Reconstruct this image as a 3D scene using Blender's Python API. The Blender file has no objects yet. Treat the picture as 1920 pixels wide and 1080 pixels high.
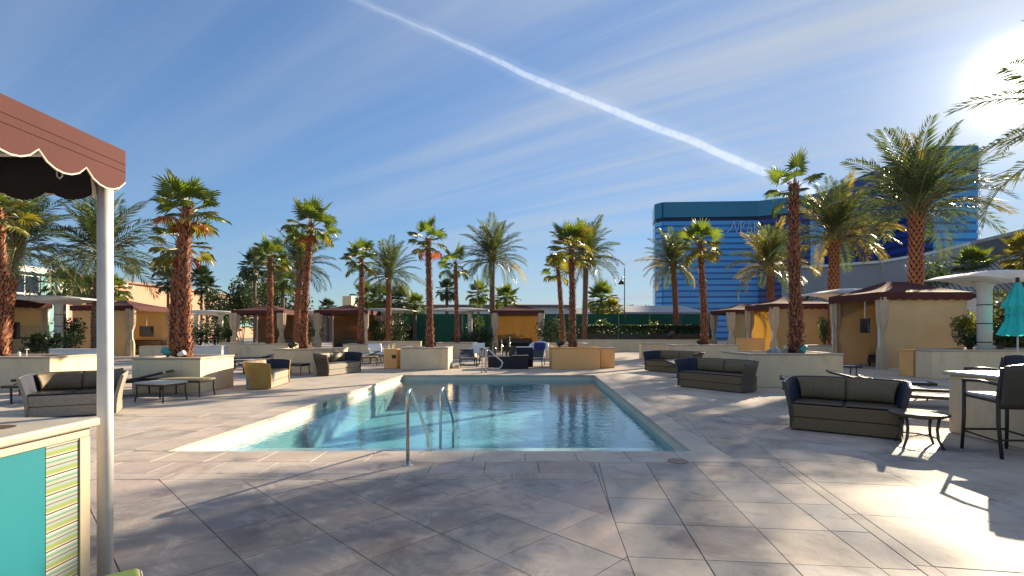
import bpy, bmesh, math, random
from mathutils import Vector, Matrix
R = math.radians
random.seed(7)
scene = bpy.context.scene
COL = scene.collection
# ---------------------------------------------------------------- camera
EYE = 1.55; F = 950.0; HX = 960.0; HY = 620.0
cam_d = bpy.data.cameras.new('camera'); cam = bpy.data.objects.new('camera', cam_d); COL.objects.link(cam)
cam.location = (0, 0, EYE); cam.rotation_euler = (R(90), 0, 0)
cam_d.sensor_width = 36; cam_d.lens = F / 1920 * 36; cam_d.shift_y = (HY - 540) / 1920
cam_d.clip_start = 0.05; cam_d.clip_end = 6000
scene.camera = cam
# ---------------------------------------------------------------- sun, sky, exposure
SUN_DIR = Vector(((1915 - HX) / F, 1.0, (HY - 150) / F)).normalized()
SUN_EL = math.asin(SUN_DIR.z); SUN_AZ = math.atan2(SUN_DIR.x, SUN_DIR.y)
sd = bpy.data.lights.new('sun', 'SUN'); sun = bpy.data.objects.new('sun', sd); COL.objects.link(sun)
sd.energy = 3.9; sd.angle = R(0.53); sd.color = (1.0, 0.84, 0.60)
sun.rotation_euler = SUN_DIR.to_track_quat('Z', 'Y').to_euler()
scene.view_settings.view_transform = 'Standard'; scene.view_settings.look = 'None'
scene.view_settings.gamma = 1.0; scene.view_settings.use_curve_mapping = False
scene.view_settings.exposure = 1.82
scene.cycles.max_bounces = 8; scene.cycles.diffuse_bounces = 4; scene.cycles.transparent_max_bounces = 12
scene.cycles.caustics_reflective = False; scene.cycles.caustics_refractive = False

world = bpy.data.worlds.new('World'); scene.world = world; world.use_nodes = True
wt = world.node_tree; wt.nodes.clear()
def nd(t, ty, **kw):
    n = t.nodes.new(ty)
    for k, v in kw.items(): setattr(n, k, v)
    return n
def lk(t, a, b): t.links.new(a, b)
def mth(t, op, a, b=None, c=None, clamp=False):
    n = nd(t, 'ShaderNodeMath', operation=op); n.use_clamp = clamp
    for i, v in enumerate((a, b, c)):
        if v is None: continue
        if isinstance(v, (int, float)): n.inputs[i].default_value = v
        else: lk(t, v, n.inputs[i])
    return n.outputs[0]
def vdot(t, v, vec):
    n = nd(t, 'ShaderNodeVectorMath', operation='DOT_PRODUCT'); lk(t, v, n.inputs[0]); n.inputs[1].default_value = vec
    return n.outputs['Value']
def smooth(t, v, a, b, lo=0.0, hi=1.0):
    n = nd(t, 'ShaderNodeMapRange', interpolation_type='SMOOTHSTEP'); lk(t, v, n.inputs['Value'])
    n.inputs['From Min'].default_value = a; n.inputs['From Max'].default_value = b
    n.inputs['To Min'].default_value = lo; n.inputs['To Max'].default_value = hi
    return n.outputs[0]
def mixc(t, f, a, b, blend='MIX'):
    n = nd(t, 'ShaderNodeMix', data_type='RGBA', blend_type=blend)
    for s, v in ((0, f), (6, a), (7, b)):
        if isinstance(v, (int, float)): n.inputs[s].default_value = v
        elif isinstance(v, tuple): n.inputs[s].default_value = v if len(v) == 4 else (*v, 1)
        else: lk(t, v, n.inputs[s])
    return n.outputs[2]
def noise(t, vec, scale, detail=4, rough=.55, dist=0.0):
    n = nd(t, 'ShaderNodeTexNoise'); lk(t, vec, n.inputs['Vector'])
    n.inputs['Scale'].default_value = scale; n.inputs['Detail'].default_value = detail
    n.inputs['Roughness'].default_value = rough; n.inputs['Distortion'].default_value = dist
    return n.outputs['Fac']
sky = nd(wt, 'ShaderNodeTexSky', sky_type='NISHITA', sun_disc=False)
sky.sun_elevation = SUN_EL; sky.sun_rotation = SUN_AZ
sky.altitude = 600; sky.air_density = 1.0; sky.dust_density = 0.15; sky.ozone_density = 2.0
gen = nd(wt, 'ShaderNodeTexCoord').outputs['Generated']
sep = nd(wt, 'ShaderNodeSeparateXYZ'); lk(wt, gen, sep.inputs[0])
zc = mth(wt, 'ADD', mth(wt, 'MAXIMUM', sep.outputs[2], 0.0), 0.07)
cx = mth(wt, 'DIVIDE', sep.outputs[0], zc); cy = mth(wt, 'DIVIDE', sep.outputs[1], zc)
# cloud plane coordinates, u along the cirrus streaks, v across them
ca, sa = math.cos(R(145)), math.sin(R(145))
u = mth(wt, 'ADD', mth(wt, 'MULTIPLY', cx, ca), mth(wt, 'MULTIPLY', cy, sa))
v = mth(wt, 'SUBTRACT', mth(wt, 'MULTIPLY', cy, ca), mth(wt, 'MULTIPLY', cx, sa))
def comb(a, b, su, sv, off=0.0):
    n = nd(wt, 'ShaderNodeCombineXYZ')
    lk(wt, mth(wt, 'MULTIPLY', a, su), n.inputs[0]); lk(wt, mth(wt, 'MULTIPLY_ADD', b, sv, off), n.inputs[1]); return n.outputs[0]
n1 = noise(wt, comb(u, v, .10, 1.5), 1.3, 7, .58, .35)
n2 = noise(wt, comb(u, v, .20, .30, 3.7), 1.0, 4, .5, .4)
n3 = noise(wt, comb(u, v, .5, 5.0, 9.1), 1.0, 4, .6, .5)
veil = smooth(wt, mth(wt, 'MULTIPLY_ADD', n2, .9, mth(wt, 'MULTIPLY', n1, .6)), .55, 1.0)
streak = smooth(wt, mth(wt, 'MULTIPLY_ADD', n3, .25, n1), .50, .88)
side = smooth(wt, vdot(wt, gen, tuple(SUN_DIR)), .35, 1.0)     # cirrus thickens towards the sun's quarter
low = smooth(wt, sep.outputs[2], .02, .22, 1.0, .0)
cl = mth(wt, 'MULTIPLY', streak, mth(wt, 'MULTIPLY_ADD', side, .52, .13))
cl = mth(wt, 'ADD', cl, mth(wt, 'MULTIPLY', veil, mth(wt, 'MULTIPLY_ADD', side, .38, .14)))
cl = mth(wt, 'ADD', cl, mth(wt, 'MULTIPLY', low, mth(wt, 'MULTIPLY', side, .3)))
high = smooth(wt, sep.outputs[2], .48, .85)      # cirrus thickened overhead, out of view, to whiten the fill light
cl = mth(wt, 'ADD', cl, mth(wt, 'MULTIPLY', high, .62), clamp=True)
# contrail: a narrow band along a great circle
d1 = Vector(((655 - HX) / F, 1, (HY + 6) / F)).normalized(); d2 = Vector(((1500 - HX) / F, 1, (HY - 352) / F)).normalized()
nn = d1.cross(d2).normalized()
if nn.z < 0: nn = -nn
al = smooth(wt, vdot(wt, gen, tuple(d2)), d1.dot(d2), 1.0)
nz = noise(wt, gen, 26, 4, .6)
nz2 = noise(wt, gen, 5, 2, .5)
s0 = mth(wt, 'ADD', vdot(wt, gen, tuple(nn)), mth(wt, 'MULTIPLY_ADD', nz, .005, mth(wt, 'MULTIPLY_ADD', nz2, .02, -.0125)))
wid = mth(wt, 'MULTIPLY_ADD', al, .0052, .0026)
q = mth(wt, 'DIVIDE', mth(wt, 'ABSOLUTE', s0), wid)
core = mth(wt, 'MULTIPLY', smooth(wt, q, .35, 1.25, 1.0, 0.0), mth(wt, 'MULTIPLY', mth(wt, 'MULTIPLY_ADD', al, .52, .22), smooth(wt, noise(wt, gen, 60, 5, .65), .25, .6, .55, 1.0)))
halo = mth(wt, 'MULTIPLY', smooth(wt, q, .4, 3.4, 1.0, 0.0), .12)
trail = mth(wt, 'MAXIMUM', core, halo)
fwd = smooth(wt, vdot(wt, gen, tuple((d2 + d1).normalized())), .80, .88)
sdot = mth(wt, 'MAXIMUM', vdot(wt, gen, tuple(SUN_DIR)), 0.0)
glow = mth(wt, 'ADD', mth(wt, 'POWER', sdot, 1600.0), mth(wt, 'MULTIPLY', mth(wt, 'POWER', sdot, 150.0), .11))
hsv = nd(wt, 'ShaderNodeHueSaturation'); hsv.inputs['Saturation'].default_value = 1.0; hsv.inputs['Value'].default_value = 1.0
lum = vdot(wt, sky.outputs[0], (.25, .5, .25))
comp = mth(wt, 'DIVIDE', 1.0, mth(wt, 'MULTIPLY_ADD', lum, 1 / 4.6, 1.0))
scn = nd(wt, 'ShaderNodeVectorMath', operation='SCALE'); lk(wt, sky.outputs[0], scn.inputs[0]); lk(wt, comp, scn.inputs['Scale'])
lk(wt, mixc(wt, 1.0, scn.outputs[0], (1.02, 1.21, 1.40), 'MULTIPLY'), hsv.inputs['Color'])
CLOUD = (2.9, 3.3, 3.9)
skyc = mixc(wt, mth(wt, 'MULTIPLY', trail, fwd), mixc(wt, cl, hsv.outputs[0], CLOUD), (5.0, 5.5, 6.4))
glc = nd(wt, 'ShaderNodeVectorMath', operation='SCALE'); glc.inputs[0].default_value = (24, 22, 19); lk(wt, glow, glc.inputs['Scale'])
fin = nd(wt, 'ShaderNodeVectorMath', operation='ADD'); lk(wt, skyc, fin.inputs[0]); lk(wt, glc.outputs[0], fin.inputs[1])
bg = nd(wt, 'ShaderNodeBackground'); bg.inputs['Strength'].default_value = 0.052; lk(wt, fin.outputs[0], bg.inputs['Color'])
lk(wt, bg.outputs[0], nd(wt, 'ShaderNodeOutputWorld').inputs['Surface'])
# ================================================================ helpers
def gp(px, py, z=0.0):
    """ground point seen at a photo pixel"""
    Y = F * (EYE - z) / (py - HY); return Vector(((px - HX) / F * Y, Y, z))
def at(px, Y, z=0.0): return Vector(((px - HX) / F * Y, Y, z))
def zy(py, Y): return EYE + (HY - py) / F * Y
MATS = {}
def make_mat(name, c1, c2=None, scale=4.0, rough=.6, metal=0.0, bump=0.0, bscale=60.0, trans=0.0, tcol=None, spec=.5,
             objrand=0.0, coords='Position', stretch=(1, 1, 1), contrast=(.35, .65), c3=None, scale3=.6, coat=0.0, stain=False):
    m = bpy.data.materials.new(name); m.use_nodes = True; t = m.node_tree; t.nodes.clear()
    if coords == 'Position': vec = nd(t, 'ShaderNodeNewGeometry').outputs['Position']
    else: vec = nd(t, 'ShaderNodeTexCoord').outputs[coords]
    mp = nd(t, 'ShaderNodeMapping'); lk(t, vec, mp.inputs[0]); mp.inputs['Scale'].default_value = stretch; vec = mp.outputs[0]
    col = c1
    if c2 is not None:
        f = smooth(t, noise(t, vec, scale, 6, .6, .2), contrast[0], contrast[1]); col = mixc(t, f, c1, c2)
    if c3 is not None:
        f = smooth(t, noise(t, vec, scale3, 5, .65, .8), .50, .72); col = mixc(t, f, col, c3)
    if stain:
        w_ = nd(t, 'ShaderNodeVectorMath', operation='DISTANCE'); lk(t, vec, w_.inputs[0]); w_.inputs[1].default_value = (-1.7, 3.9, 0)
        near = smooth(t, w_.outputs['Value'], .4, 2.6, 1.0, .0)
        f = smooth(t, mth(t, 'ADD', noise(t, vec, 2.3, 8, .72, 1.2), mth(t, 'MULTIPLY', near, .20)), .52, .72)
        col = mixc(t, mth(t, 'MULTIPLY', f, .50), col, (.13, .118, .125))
    if objrand:
        oi = nd(t, 'ShaderNodeObjectInfo').outputs['Random']
        k = mth(t, 'MULTIPLY_ADD', oi, 2 * objrand, 1 - objrand)
        cc = nd(t, 'ShaderNodeCombineXYZ')
        for i in range(3): lk(t, k, cc.inputs[i])
        col = mixc(t, 1.0, col, cc.outputs[0], 'MULTIPLY')
    p = nd(t, 'ShaderNodeBsdfPrincipled')
    if isinstance(col, tuple): p.inputs['Base Color'].default_value = (*col, 1)
    else: lk(t, col, p.inputs['Base Color'])
    p.inputs['Roughness'].default_value = rough; p.inputs['Metallic'].default_value = metal
    p.inputs['Specular IOR Level'].default_value = spec; p.inputs['Coat Weight'].default_value = coat
    if bump:
        b = nd(t, 'ShaderNodeBump'); b.inputs['Strength'].default_value = bump; b.inputs['Distance'].default_value = .01
        lk(t, noise(t, vec, bscale, 5, .6), b.inputs['Height']); lk(t, b.outputs[0], p.inputs['Normal'])
    out = p.outputs[0]
    if trans:
        tr = nd(t, 'ShaderNodeBsdfTranslucent')
        tcl = mixc(t, 1.0, col, tcol or (1.4, 1.3, .7), 'MULTIPLY'); lk(t, tcl, tr.inputs['Color'])
        mx = nd(t, 'ShaderNodeMixShader'); mx.inputs[0].default_value = trans
        lk(t, out, mx.inputs[1]); lk(t, tr.outputs[0], mx.inputs[2]); out = mx.outputs[0]
    lk(t, out, nd(t, 'ShaderNodeOutputMaterial').inputs['Surface'])
    MATS[name] = m; return m

class MB:
    def __init__(s): s.v = []; s.f = []; s.mi = []; s.m = 0
    def add(s, vs, fs):
        b = len(s.v); s.v += [tuple(x) for x in vs]; s.f += [tuple(b + i for i in f) for f in fs]; s.mi += [s.m] * len(fs)
    def prism(s, poly, z0, z1, T=None):
        n = len(poly); vs = [Vector((p[0], p[1], z0)) for p in poly] + [Vector((p[0], p[1], z1)) for p in poly]
        if T: vs = [T @ q for q in vs]
        s.add(vs, [tuple(range(n))[::-1], tuple(range(n, 2 * n))] + [(i, (i + 1) % n, n + (i + 1) % n, n + i) for i in range(n)]); return s
    def box(s, x0, x1, y0, y1, z0, z1, T=None): return s.prism([(x0, y0), (x1, y0), (x1, y1), (x0, y1)], z0, z1, T)
    def bevbox(s, x0, x1, y0, y1, z0, z1, b=.02, T=None):
        vs = []
        for z, i in ((z0, b), (z0 + b, 0), (z1 - b, 0), (z1, b)):
            for (x, y) in ((x0 + i, y0 + i), (x1 - i, y0 + i), (x1 - i, y1 - i), (x0 + i, y1 - i)): vs.append(Vector((x, y, z)))
        if T: vs = [T @ q for q in vs]
        fs = [(3, 2, 1, 0), (12, 13, 14, 15)]
        for k in range(3):
            for i in range(4): fs.append((k * 4 + i, k * 4 + (i + 1) % 4, k * 4 + 4 + (i + 1) % 4, k * 4 + 4 + i))
        s.add(vs, fs); return s
    def tube(s, pts, rad, n=8, cap=True):
        pts = [Vector(p) for p in pts]; k = len(pts)
        if not isinstance(rad, (list, tuple)): rad = [rad] * k
        vs = []; prev = None
        for i, p in enumerate(pts):
            d = (pts[min(i + 1, k - 1)] - pts[max(i - 1, 0)]).normalized()
            a = prev if prev else (Vector((1, 0, 0)) if abs(d.z) > .8 else Vector((0, 0, 1)))
            e1 = (a - d * a.dot(d)).normalized(); prev = e1; e2 = d.cross(e1)
            for j in range(n):
                t = 2 * math.pi * j / n; vs.append(p + (e1 * math.cos(t) + e2 * math.sin(t)) * rad[i])
        fs = [(i * n + j, i * n + (j + 1) % n, (i + 1) * n + (j + 1) % n, (i + 1) * n + j) for i in range(k - 1) for j in range(n)]
        if cap: fs += [tuple(range(n))[::-1], tuple(range((k - 1) * n, k * n))]
        s.add(vs, fs); return s
    def grid(s, fn, nu, nv):
        vs = [fn(i / nu, j / nv) for j in range(nv + 1) for i in range(nu + 1)]
        s.add(vs, [(j * (nu + 1) + i, j * (nu + 1) + i + 1, (j + 1) * (nu + 1) + i + 1, (j + 1) * (nu + 1) + i) for j in range(nv) for i in range(nu)]); return s
    def mesh(s, name, mats, smooth_=False):
        me = bpy.data.meshes.new(name); me.from_pydata(s.v, [], s.f)
        for m in (mats if isinstance(mats, (list, tuple)) else [mats]): me.materials.append(MATS[m] if isinstance(m, str) else m)
        if max(s.mi, default=0): me.polygons.foreach_set('material_index', s.mi)
        if smooth_: me.polygons.foreach_set('use_smooth', [True] * len(me.polygons))
        me.update(); return me
    def build(s, name, mats, parent=None, smooth_=False, kind=None, solid=0.0, bevel=0.0, label=None):
        """vertices are in the parent's local frame"""
        o = bpy.data.objects.new(name, s.mesh(name, mats, smooth_)); COL.objects.link(o)
        if parent: o.parent = parent
        if kind: o['kind'] = kind
        if label: o['label'] = label
        if solid:
            md = o.modifiers.new('solid', 'SOLIDIFY'); md.thickness = solid; md.offset = 0
        if bevel:
            md = o.modifiers.new('bevel', 'BEVEL'); md.width = bevel; md.segments = 2; md.limit_method = 'ANGLE'
        return o
def tag(o, label, cat, group=None):
    o['label'] = label; o['category'] = cat
    if group: o['group'] = group
    return o
def thing(name, label, cat, loc=(0, 0, 0), rz=0.0, group=None):
    o = bpy.data.objects.new(name, None); COL.objects.link(o); o.empty_display_size = .2
    o.location = loc; o.rotation_euler = (0, 0, rz); return tag(o, label, cat, group)
def inst(name, me, parent, M=None, kind=None):
    o = bpy.data.objects.new(name, me); COL.objects.link(o)
    if parent: o.parent = parent
    if M is not None: o.matrix_basis = M
    if kind: o['kind'] = kind
    return o
def dup(o, loc, rz, label, group=None):
    r = o.copy(); COL.objects.link(r); r.location = loc; r.rotation_euler = (0, 0, rz); r['label'] = label
    if group: r['group'] = group
    for ch in o.children:
        c = ch.copy(); COL.objects.link(c); c.parent = r
        for g in ch.children:
            e = g.copy(); COL.objects.link(e); e.parent = c
    return r
def frame_mat(d, up, loc, s=1.0):
    d = d.normalized(); sd_ = up.cross(d)
    if sd_.length < 1e-4: sd_ = Vector((1, 0, 0)).cross(d)
    sd_.normalize(); u_ = d.cross(sd_)
    M = Matrix(((d.x, sd_.x, u_.x, 0), (d.y, sd_.y, u_.y, 0), (d.z, sd_.z, u_.z, 0), (0, 0, 0, 1)))
    return Matrix.Translation(loc) @ M @ Matrix.Diagonal((s, s, s, 1))

# ================================================================ materials
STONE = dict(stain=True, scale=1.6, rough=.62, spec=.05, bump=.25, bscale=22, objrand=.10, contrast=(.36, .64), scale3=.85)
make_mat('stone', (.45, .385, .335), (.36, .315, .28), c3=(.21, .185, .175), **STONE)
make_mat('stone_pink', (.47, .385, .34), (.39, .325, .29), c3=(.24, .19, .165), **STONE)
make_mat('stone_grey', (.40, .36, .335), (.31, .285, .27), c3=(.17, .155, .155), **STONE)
make_mat('coping', (.50, .41, .33), (.41, .335, .275), scale=2, rough=.5, bump=.2, bscale=25, objrand=.07, c3=(.24, .20, .18), scale3=1.4)
make_mat('mortar', (.32, .285, .255), (.36, .32, .285), scale=9, rough=.9)
make_mat('stucco', (.74, .60, .39), (.68, .55, .355), c3=(.60, .475, .31), scale3=2.2, stretch=(1, 1, .45), scale=1.3, rough=.85, bump=.35, bscale=90, spec=.2)
make_mat('stucco_peach_lit', (.86, .48, .19), (.80, .44, .17), scale=1.3, rough=.85, bump=.35, bscale=90, spec=.2)  # peach deepened to orange, imitating gold light reflected onto planter and wall corner
make_mat('stucco_cap', (.50, .40, .30), (.42, .335, .255), scale=2.5, rough=.7, bump=.2, bscale=50)
make_mat('white_plaster', (.72, .70, .66), (.62, .60, .56), scale=.9, rough=.75, bump=.15, bscale=40)
make_mat('soil', (.20, .115, .08), (.11, .07, .05), scale=12, rough=.95, bump=.8, bscale=30)
make_mat('wicker', (.165, .105, .042), (.12, .078, .032), scale=30, rough=.5, bump=.5, bscale=180, coords='Object', spec=.6)
make_mat('wicker_shell', (.050, .038, .026), (.034, .026, .019), scale=30, rough=.32, bump=.4, bscale=160, coords='Object', spec=.6)
make_mat('wicker_tan_lit', (.30, .26, .20), (.24, .205, .155), scale=25, rough=.55, bump=.4, bscale=150, coords='Object')  # same wicker made paler, sunlight put into the colour
make_mat('wicker_gold_lit', (.40, .245, .055), (.33, .195, .04), scale=6, rough=.5, bump=.3, bscale=150, coords='Object')  # wicker with reflected gold light put into its colour
make_mat('cushion_navy', (.014, .017, .036), (.019, .023, .045), scale=8, rough=.75, bump=.4, bscale=120, coords='Object')
make_mat('navy_fabric', (.012, .02, .15), (.018, .03, .19), scale=8, rough=.7, bump=.3, bscale=120, coords='Object')
make_mat('sling', (.50, .48, .44), (.42, .40, .365), scale=14, rough=.6, bump=.3, bscale=150, coords='Object')
make_mat('sling_tan', (.40, .32, .18), (.34, .27, .15), scale=14, rough=.6, bump=.3, bscale=150, coords='Object')
make_mat('dark_metal', (.030, .024, .021), (.04, .032, .028), scale=10, rough=.38, metal=.2)
make_mat('bronze', (.085, .065, .05), (.06, .048, .038), scale=10, rough=.40, metal=.3)
make_mat('steel', (.60, .59, .57), (.5, .49, .47), scale=20, rough=.24, metal=1.0)
make_mat('pole_paint', (.70, .68, .65), (.60, .585, .56), scale=3, rough=.38, bump=.08, bscale=12, c3=(.58, .565, .54), scale3=3)
make_mat('maroon', (.098, .034, .031), (.082, .028, .026), scale=1.4, rough=.85, bump=.25, bscale=140, trans=.06, tcol=(1.6, 1.0, .8), spec=.25)
make_mat('piping', (.70, .60, .50), rough=.7)
make_mat('lining', (.10, .085, .075), (.075, .065, .06), scale=2, rough=.9)
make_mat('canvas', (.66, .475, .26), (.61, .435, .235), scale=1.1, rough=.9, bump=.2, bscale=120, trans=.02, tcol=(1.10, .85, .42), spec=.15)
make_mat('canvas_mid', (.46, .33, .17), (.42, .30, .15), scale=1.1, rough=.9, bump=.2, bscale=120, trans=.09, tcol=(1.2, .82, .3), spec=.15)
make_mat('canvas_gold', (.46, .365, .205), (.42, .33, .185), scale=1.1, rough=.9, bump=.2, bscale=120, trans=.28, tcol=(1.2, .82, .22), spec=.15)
make_mat('canvas_light', (.52, .47, .39), (.46, .41, .34), scale=2.1, rough=.9, bump=.2, bscale=120, trans=.25, tcol=(1.1, .95, .7), spec=.15)
make_mat('curtain', (.66, .55, .40), (.58, .48, .345), scale=3.1, rough=.9, bump=.2, bscale=120, trans=.22, tcol=(1.1, .95, .7), spec=.15)
make_mat('teal_fabric', (.05, .58, .60), (.04, .50, .53), scale=2, rough=.8, trans=.3, tcol=(.8, 1.3, 1.3), bump=.2, bscale=100)
LEAFT = dict(rough=.42, spec=.5, coords='Position')
make_mat('fan_green', (.070, .105, .022), (.120, .150, .035), scale=2.5, trans=.42, tcol=(1.7, 1.75, .55), objrand=.25, **LEAFT)
make_mat('fan_yellow', (.20, .18, .035), (.12, .14, .03), scale=2.5, trans=.45, tcol=(1.6, 1.4, .45), objrand=.25, **LEAFT)
make_mat('fan_dead', (.34, .125, .03), (.26, .105, .035), scale=3, trans=.40, tcol=(1.6, 1.0, .5), objrand=.2, **LEAFT)
make_mat('petiole', (.26, .23, .10), (.20, .14, .06), scale=5, rough=.5)
make_mat('date_green', (.095, .120, .058), (.062, .088, .048), scale=1.5, trans=.35, tcol=(1.5, 1.55, .65), objrand=.22, **LEAFT)
make_mat('date_yellow', (.30, .235, .035), (.20, .18, .035), scale=1.5, trans=.42, tcol=(1.5, 1.3, .4), objrand=.22, **LEAFT)
make_mat('bark', (.12, .04, .022), (.07, .026, .015), scale=9, rough=.9, bump=.9, bscale=25)
make_mat('boots', (.42, .150, .065), (.26, .09, .04), scale=8, rough=.8, objrand=.1, c3=(.42, .30, .19), scale3=9)
make_mat('boots_grey', (.26, .165, .105), (.17, .105, .065), scale=6, rough=.85, objrand=.1, c3=(.33, .26, .19), scale3=9)
make_mat('bark_grey', (.15, .105, .075), (.10, .07, .05), scale=9, rough=.9, bump=.9, bscale=25)
make_mat('shrub', (.050, .080, .022), (.085, .115, .030), scale=2, trans=.30, tcol=(1.4, 1.5, .6), rough=.5)
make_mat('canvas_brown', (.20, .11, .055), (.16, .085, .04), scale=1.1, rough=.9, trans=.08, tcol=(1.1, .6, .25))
make_mat('shrub_dark', (.028, .050, .020), (.045, .070, .026), scale=2, trans=.22, tcol=(1.4, 1.5, .6), rough=.5)
make_mat('shrub_yellow', (.24, .21, .04), (.12, .15, .03), scale=3, trans=.4, tcol=(1.5, 1.4, .5), rough=.5)
make_mat('fence_green', (.012, .105, .065), (.010, .085, .055), scale=.6, rough=.85, bump=.15, bscale=6)
make_mat('roof_grey', (.30, .295, .30), (.26, .255, .265), scale=.5, rough=.7)
make_mat('roof_dark', (.13, .12, .12), (.10, .095, .10), scale=.5, rough=.7)
make_mat('arena_grey', (.33, .315, .31), (.30, .29, .285), scale=.05, rough=.8)
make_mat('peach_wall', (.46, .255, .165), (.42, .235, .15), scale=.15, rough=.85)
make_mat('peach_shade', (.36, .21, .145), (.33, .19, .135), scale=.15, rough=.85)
make_mat('teal_glass', (.20, .36, .36), (.16, .30, .31), scale=.12, rough=.12, spec=.8)
make_mat('dark_glass', (.015, .02, .035), (.02, .03, .05), scale=.3, rough=.06, spec=.9)
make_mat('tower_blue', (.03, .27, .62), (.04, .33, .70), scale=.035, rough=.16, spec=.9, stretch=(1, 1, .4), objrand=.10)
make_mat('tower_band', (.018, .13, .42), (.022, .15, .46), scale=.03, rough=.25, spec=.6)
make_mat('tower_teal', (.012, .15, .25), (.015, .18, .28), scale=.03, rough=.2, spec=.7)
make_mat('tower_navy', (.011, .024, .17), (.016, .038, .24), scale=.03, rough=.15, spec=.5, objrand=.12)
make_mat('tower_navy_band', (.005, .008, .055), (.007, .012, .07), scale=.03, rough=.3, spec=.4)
make_mat('tower_sky', (.09, .40, .74), (.07, .34, .68), scale=.03, rough=.15, spec=.9, objrand=.06)
make_mat('sign_pale', (.55, .68, .85), rough=.4)
make_mat('ground_dust', (.26, .22, .18), (.19, .16, .13), scale=.05, rough=.95)
make_mat('pool_plaster', (.62, .70, .68), (.56, .65, .64), scale=.8, rough=.7)
make_mat('pool_deep', (.18, .47, .57), (.15, .42, .52), scale=.5, rough=.7)
make_mat('pool_wall_deep', (.16, .35, .40), (.13, .31, .36), scale=1.2, rough=.6)
make_mat('pool_wall', (.62, .56, .43), (.56, .50, .39), scale=1.2, rough=.6, bump=.1, bscale=30)
make_mat('tile_marker', (.12, .13, .14), rough=.3)
make_mat('grey_rock', (.20, .22, .21), (.36, .37, .35), scale=7, rough=.8, bump=.8, bscale=20, coords='Object')
make_mat('lamp_teal', (.05, .30, .28), (.04, .24, .23), scale=9, rough=.5)
make_mat('white_plastic', (.70, .69, .68), rough=.4)
make_mat('black_box', (.006, .006, .007), (.010, .010, .012), scale=6, rough=.6)
make_mat('counter_top', (.46, .41, .33), (.38, .34, .28), scale=3, rough=.35, bump=.1, bscale=30, c3=(.36, .31, .26), scale3=2)
make_mat('counter_panel', (.52, .42, .29), (.47, .38, .26), scale=2, rough=.6, bump=.2, bscale=40)
make_mat('turquoise', (.018, .18, .21), (.015, .165, .20), scale=1.2, rough=.35)
make_mat('screen_black', (.02, .018, .018), rough=.2)
make_mat('bark_hole', (.06, .03, .015), rough=.8)
make_mat('manhole', (.30, .19, .14), (.24, .155, .12), scale=14, rough=.7)

def striped_material():
    m = bpy.data.materials.new('striped_cloth'); m.use_nodes = True; t = m.node_tree
    p = t.nodes['Principled BSDF']; p.inputs['Roughness'].default_value = .7
    sep_ = nd(t, 'ShaderNodeSeparateXYZ'); lk(t, nd(t, 'ShaderNodeNewGeometry').outputs['Position'], sep_.inputs[0])
    f = mth(t, 'FRACT', mth(t, 'MULTIPLY', mth(t, 'ADD', sep_.outputs[2], mth(t, 'MULTIPLY', sep_.outputs[1], .0)), 1 / .098))
    cr = nd(t, 'ShaderNodeValToRGB'); cr.color_ramp.interpolation = 'CONSTANT'; el = cr.color_ramp.elements
    stops = [(0, (.03, .02, .015)), (.05, (.40, .40, .34)), (.10, (.45, .20, .06)), (.13, (.17, .24, .06)), (.33, (.22, .26, .25)), (.50, (.03, .02, .015)),
             (.54, (.28, .27, .23)), (.70, (.07, .22, .14)), (.80, (.26, .28, .26)), (.90, (.45, .43, .39)), (.97, (.03, .02, .015))]
    el[0].position = 0; el[0].color = (*stops[0][1], 1); el[1].position = stops[1][0]; el[1].color = (*stops[1][1], 1)
    for pos, c in stops[2:]:
        e = el.new(pos); e.color = (*c, 1)
    lk(t, f, cr.inputs[0]); lk(t, cr.outputs[0], p.inputs['Base Color']); MATS['striped_cloth'] = m
striped_material()
def paving_material():
    """stone deck with joints, for the part too far away for single tiles"""
    m = bpy.data.materials.new('paving_far'); m.use_nodes = True; t = m.node_tree; p = t.nodes['Principled BSDF']
    pos = nd(t, 'ShaderNodeNewGeometry').outputs['Position']
    b = nd(t, 'ShaderNodeTexBrick'); lk(t, pos, b.inputs['Vector']); b.offset = 0.0
    b.inputs['Scale'].default_value = 1.0; b.inputs['Brick Width'].default_value = .61; b.inputs['Row Height'].default_value = .61
    b.inputs['Mortar Size'].default_value = .006; b.inputs['Color1'].default_value = (.45, .385, .33, 1); b.inputs['Color2'].default_value = (.38, .33, .295, 1)
    b.inputs['Mortar'].default_value = (.24, .20, .165, 1)
    f = smooth(t, noise(t, pos, 1.1, 6, .65, .5), .5, .75)
    c = mixc(t, mth(t, 'MULTIPLY', f, .7), b.outputs['Color'], (.24, .205, .185)); lk(t, c, p.inputs['Base Color'])
    p.inputs['Roughness'].default_value = .75; p.inputs['Specular IOR Level'].default_value = .06
    bp = nd(t, 'ShaderNodeBump'); bp.inputs['Strength'].default_value = .25; bp.inputs['Distance'].default_value = .01
    lk(t, noise(t, pos, 22, 5, .6), bp.inputs['Height']); lk(t, bp.outputs[0], p.inputs['Normal']); MATS['paving_far'] = m
paving_material()
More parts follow.
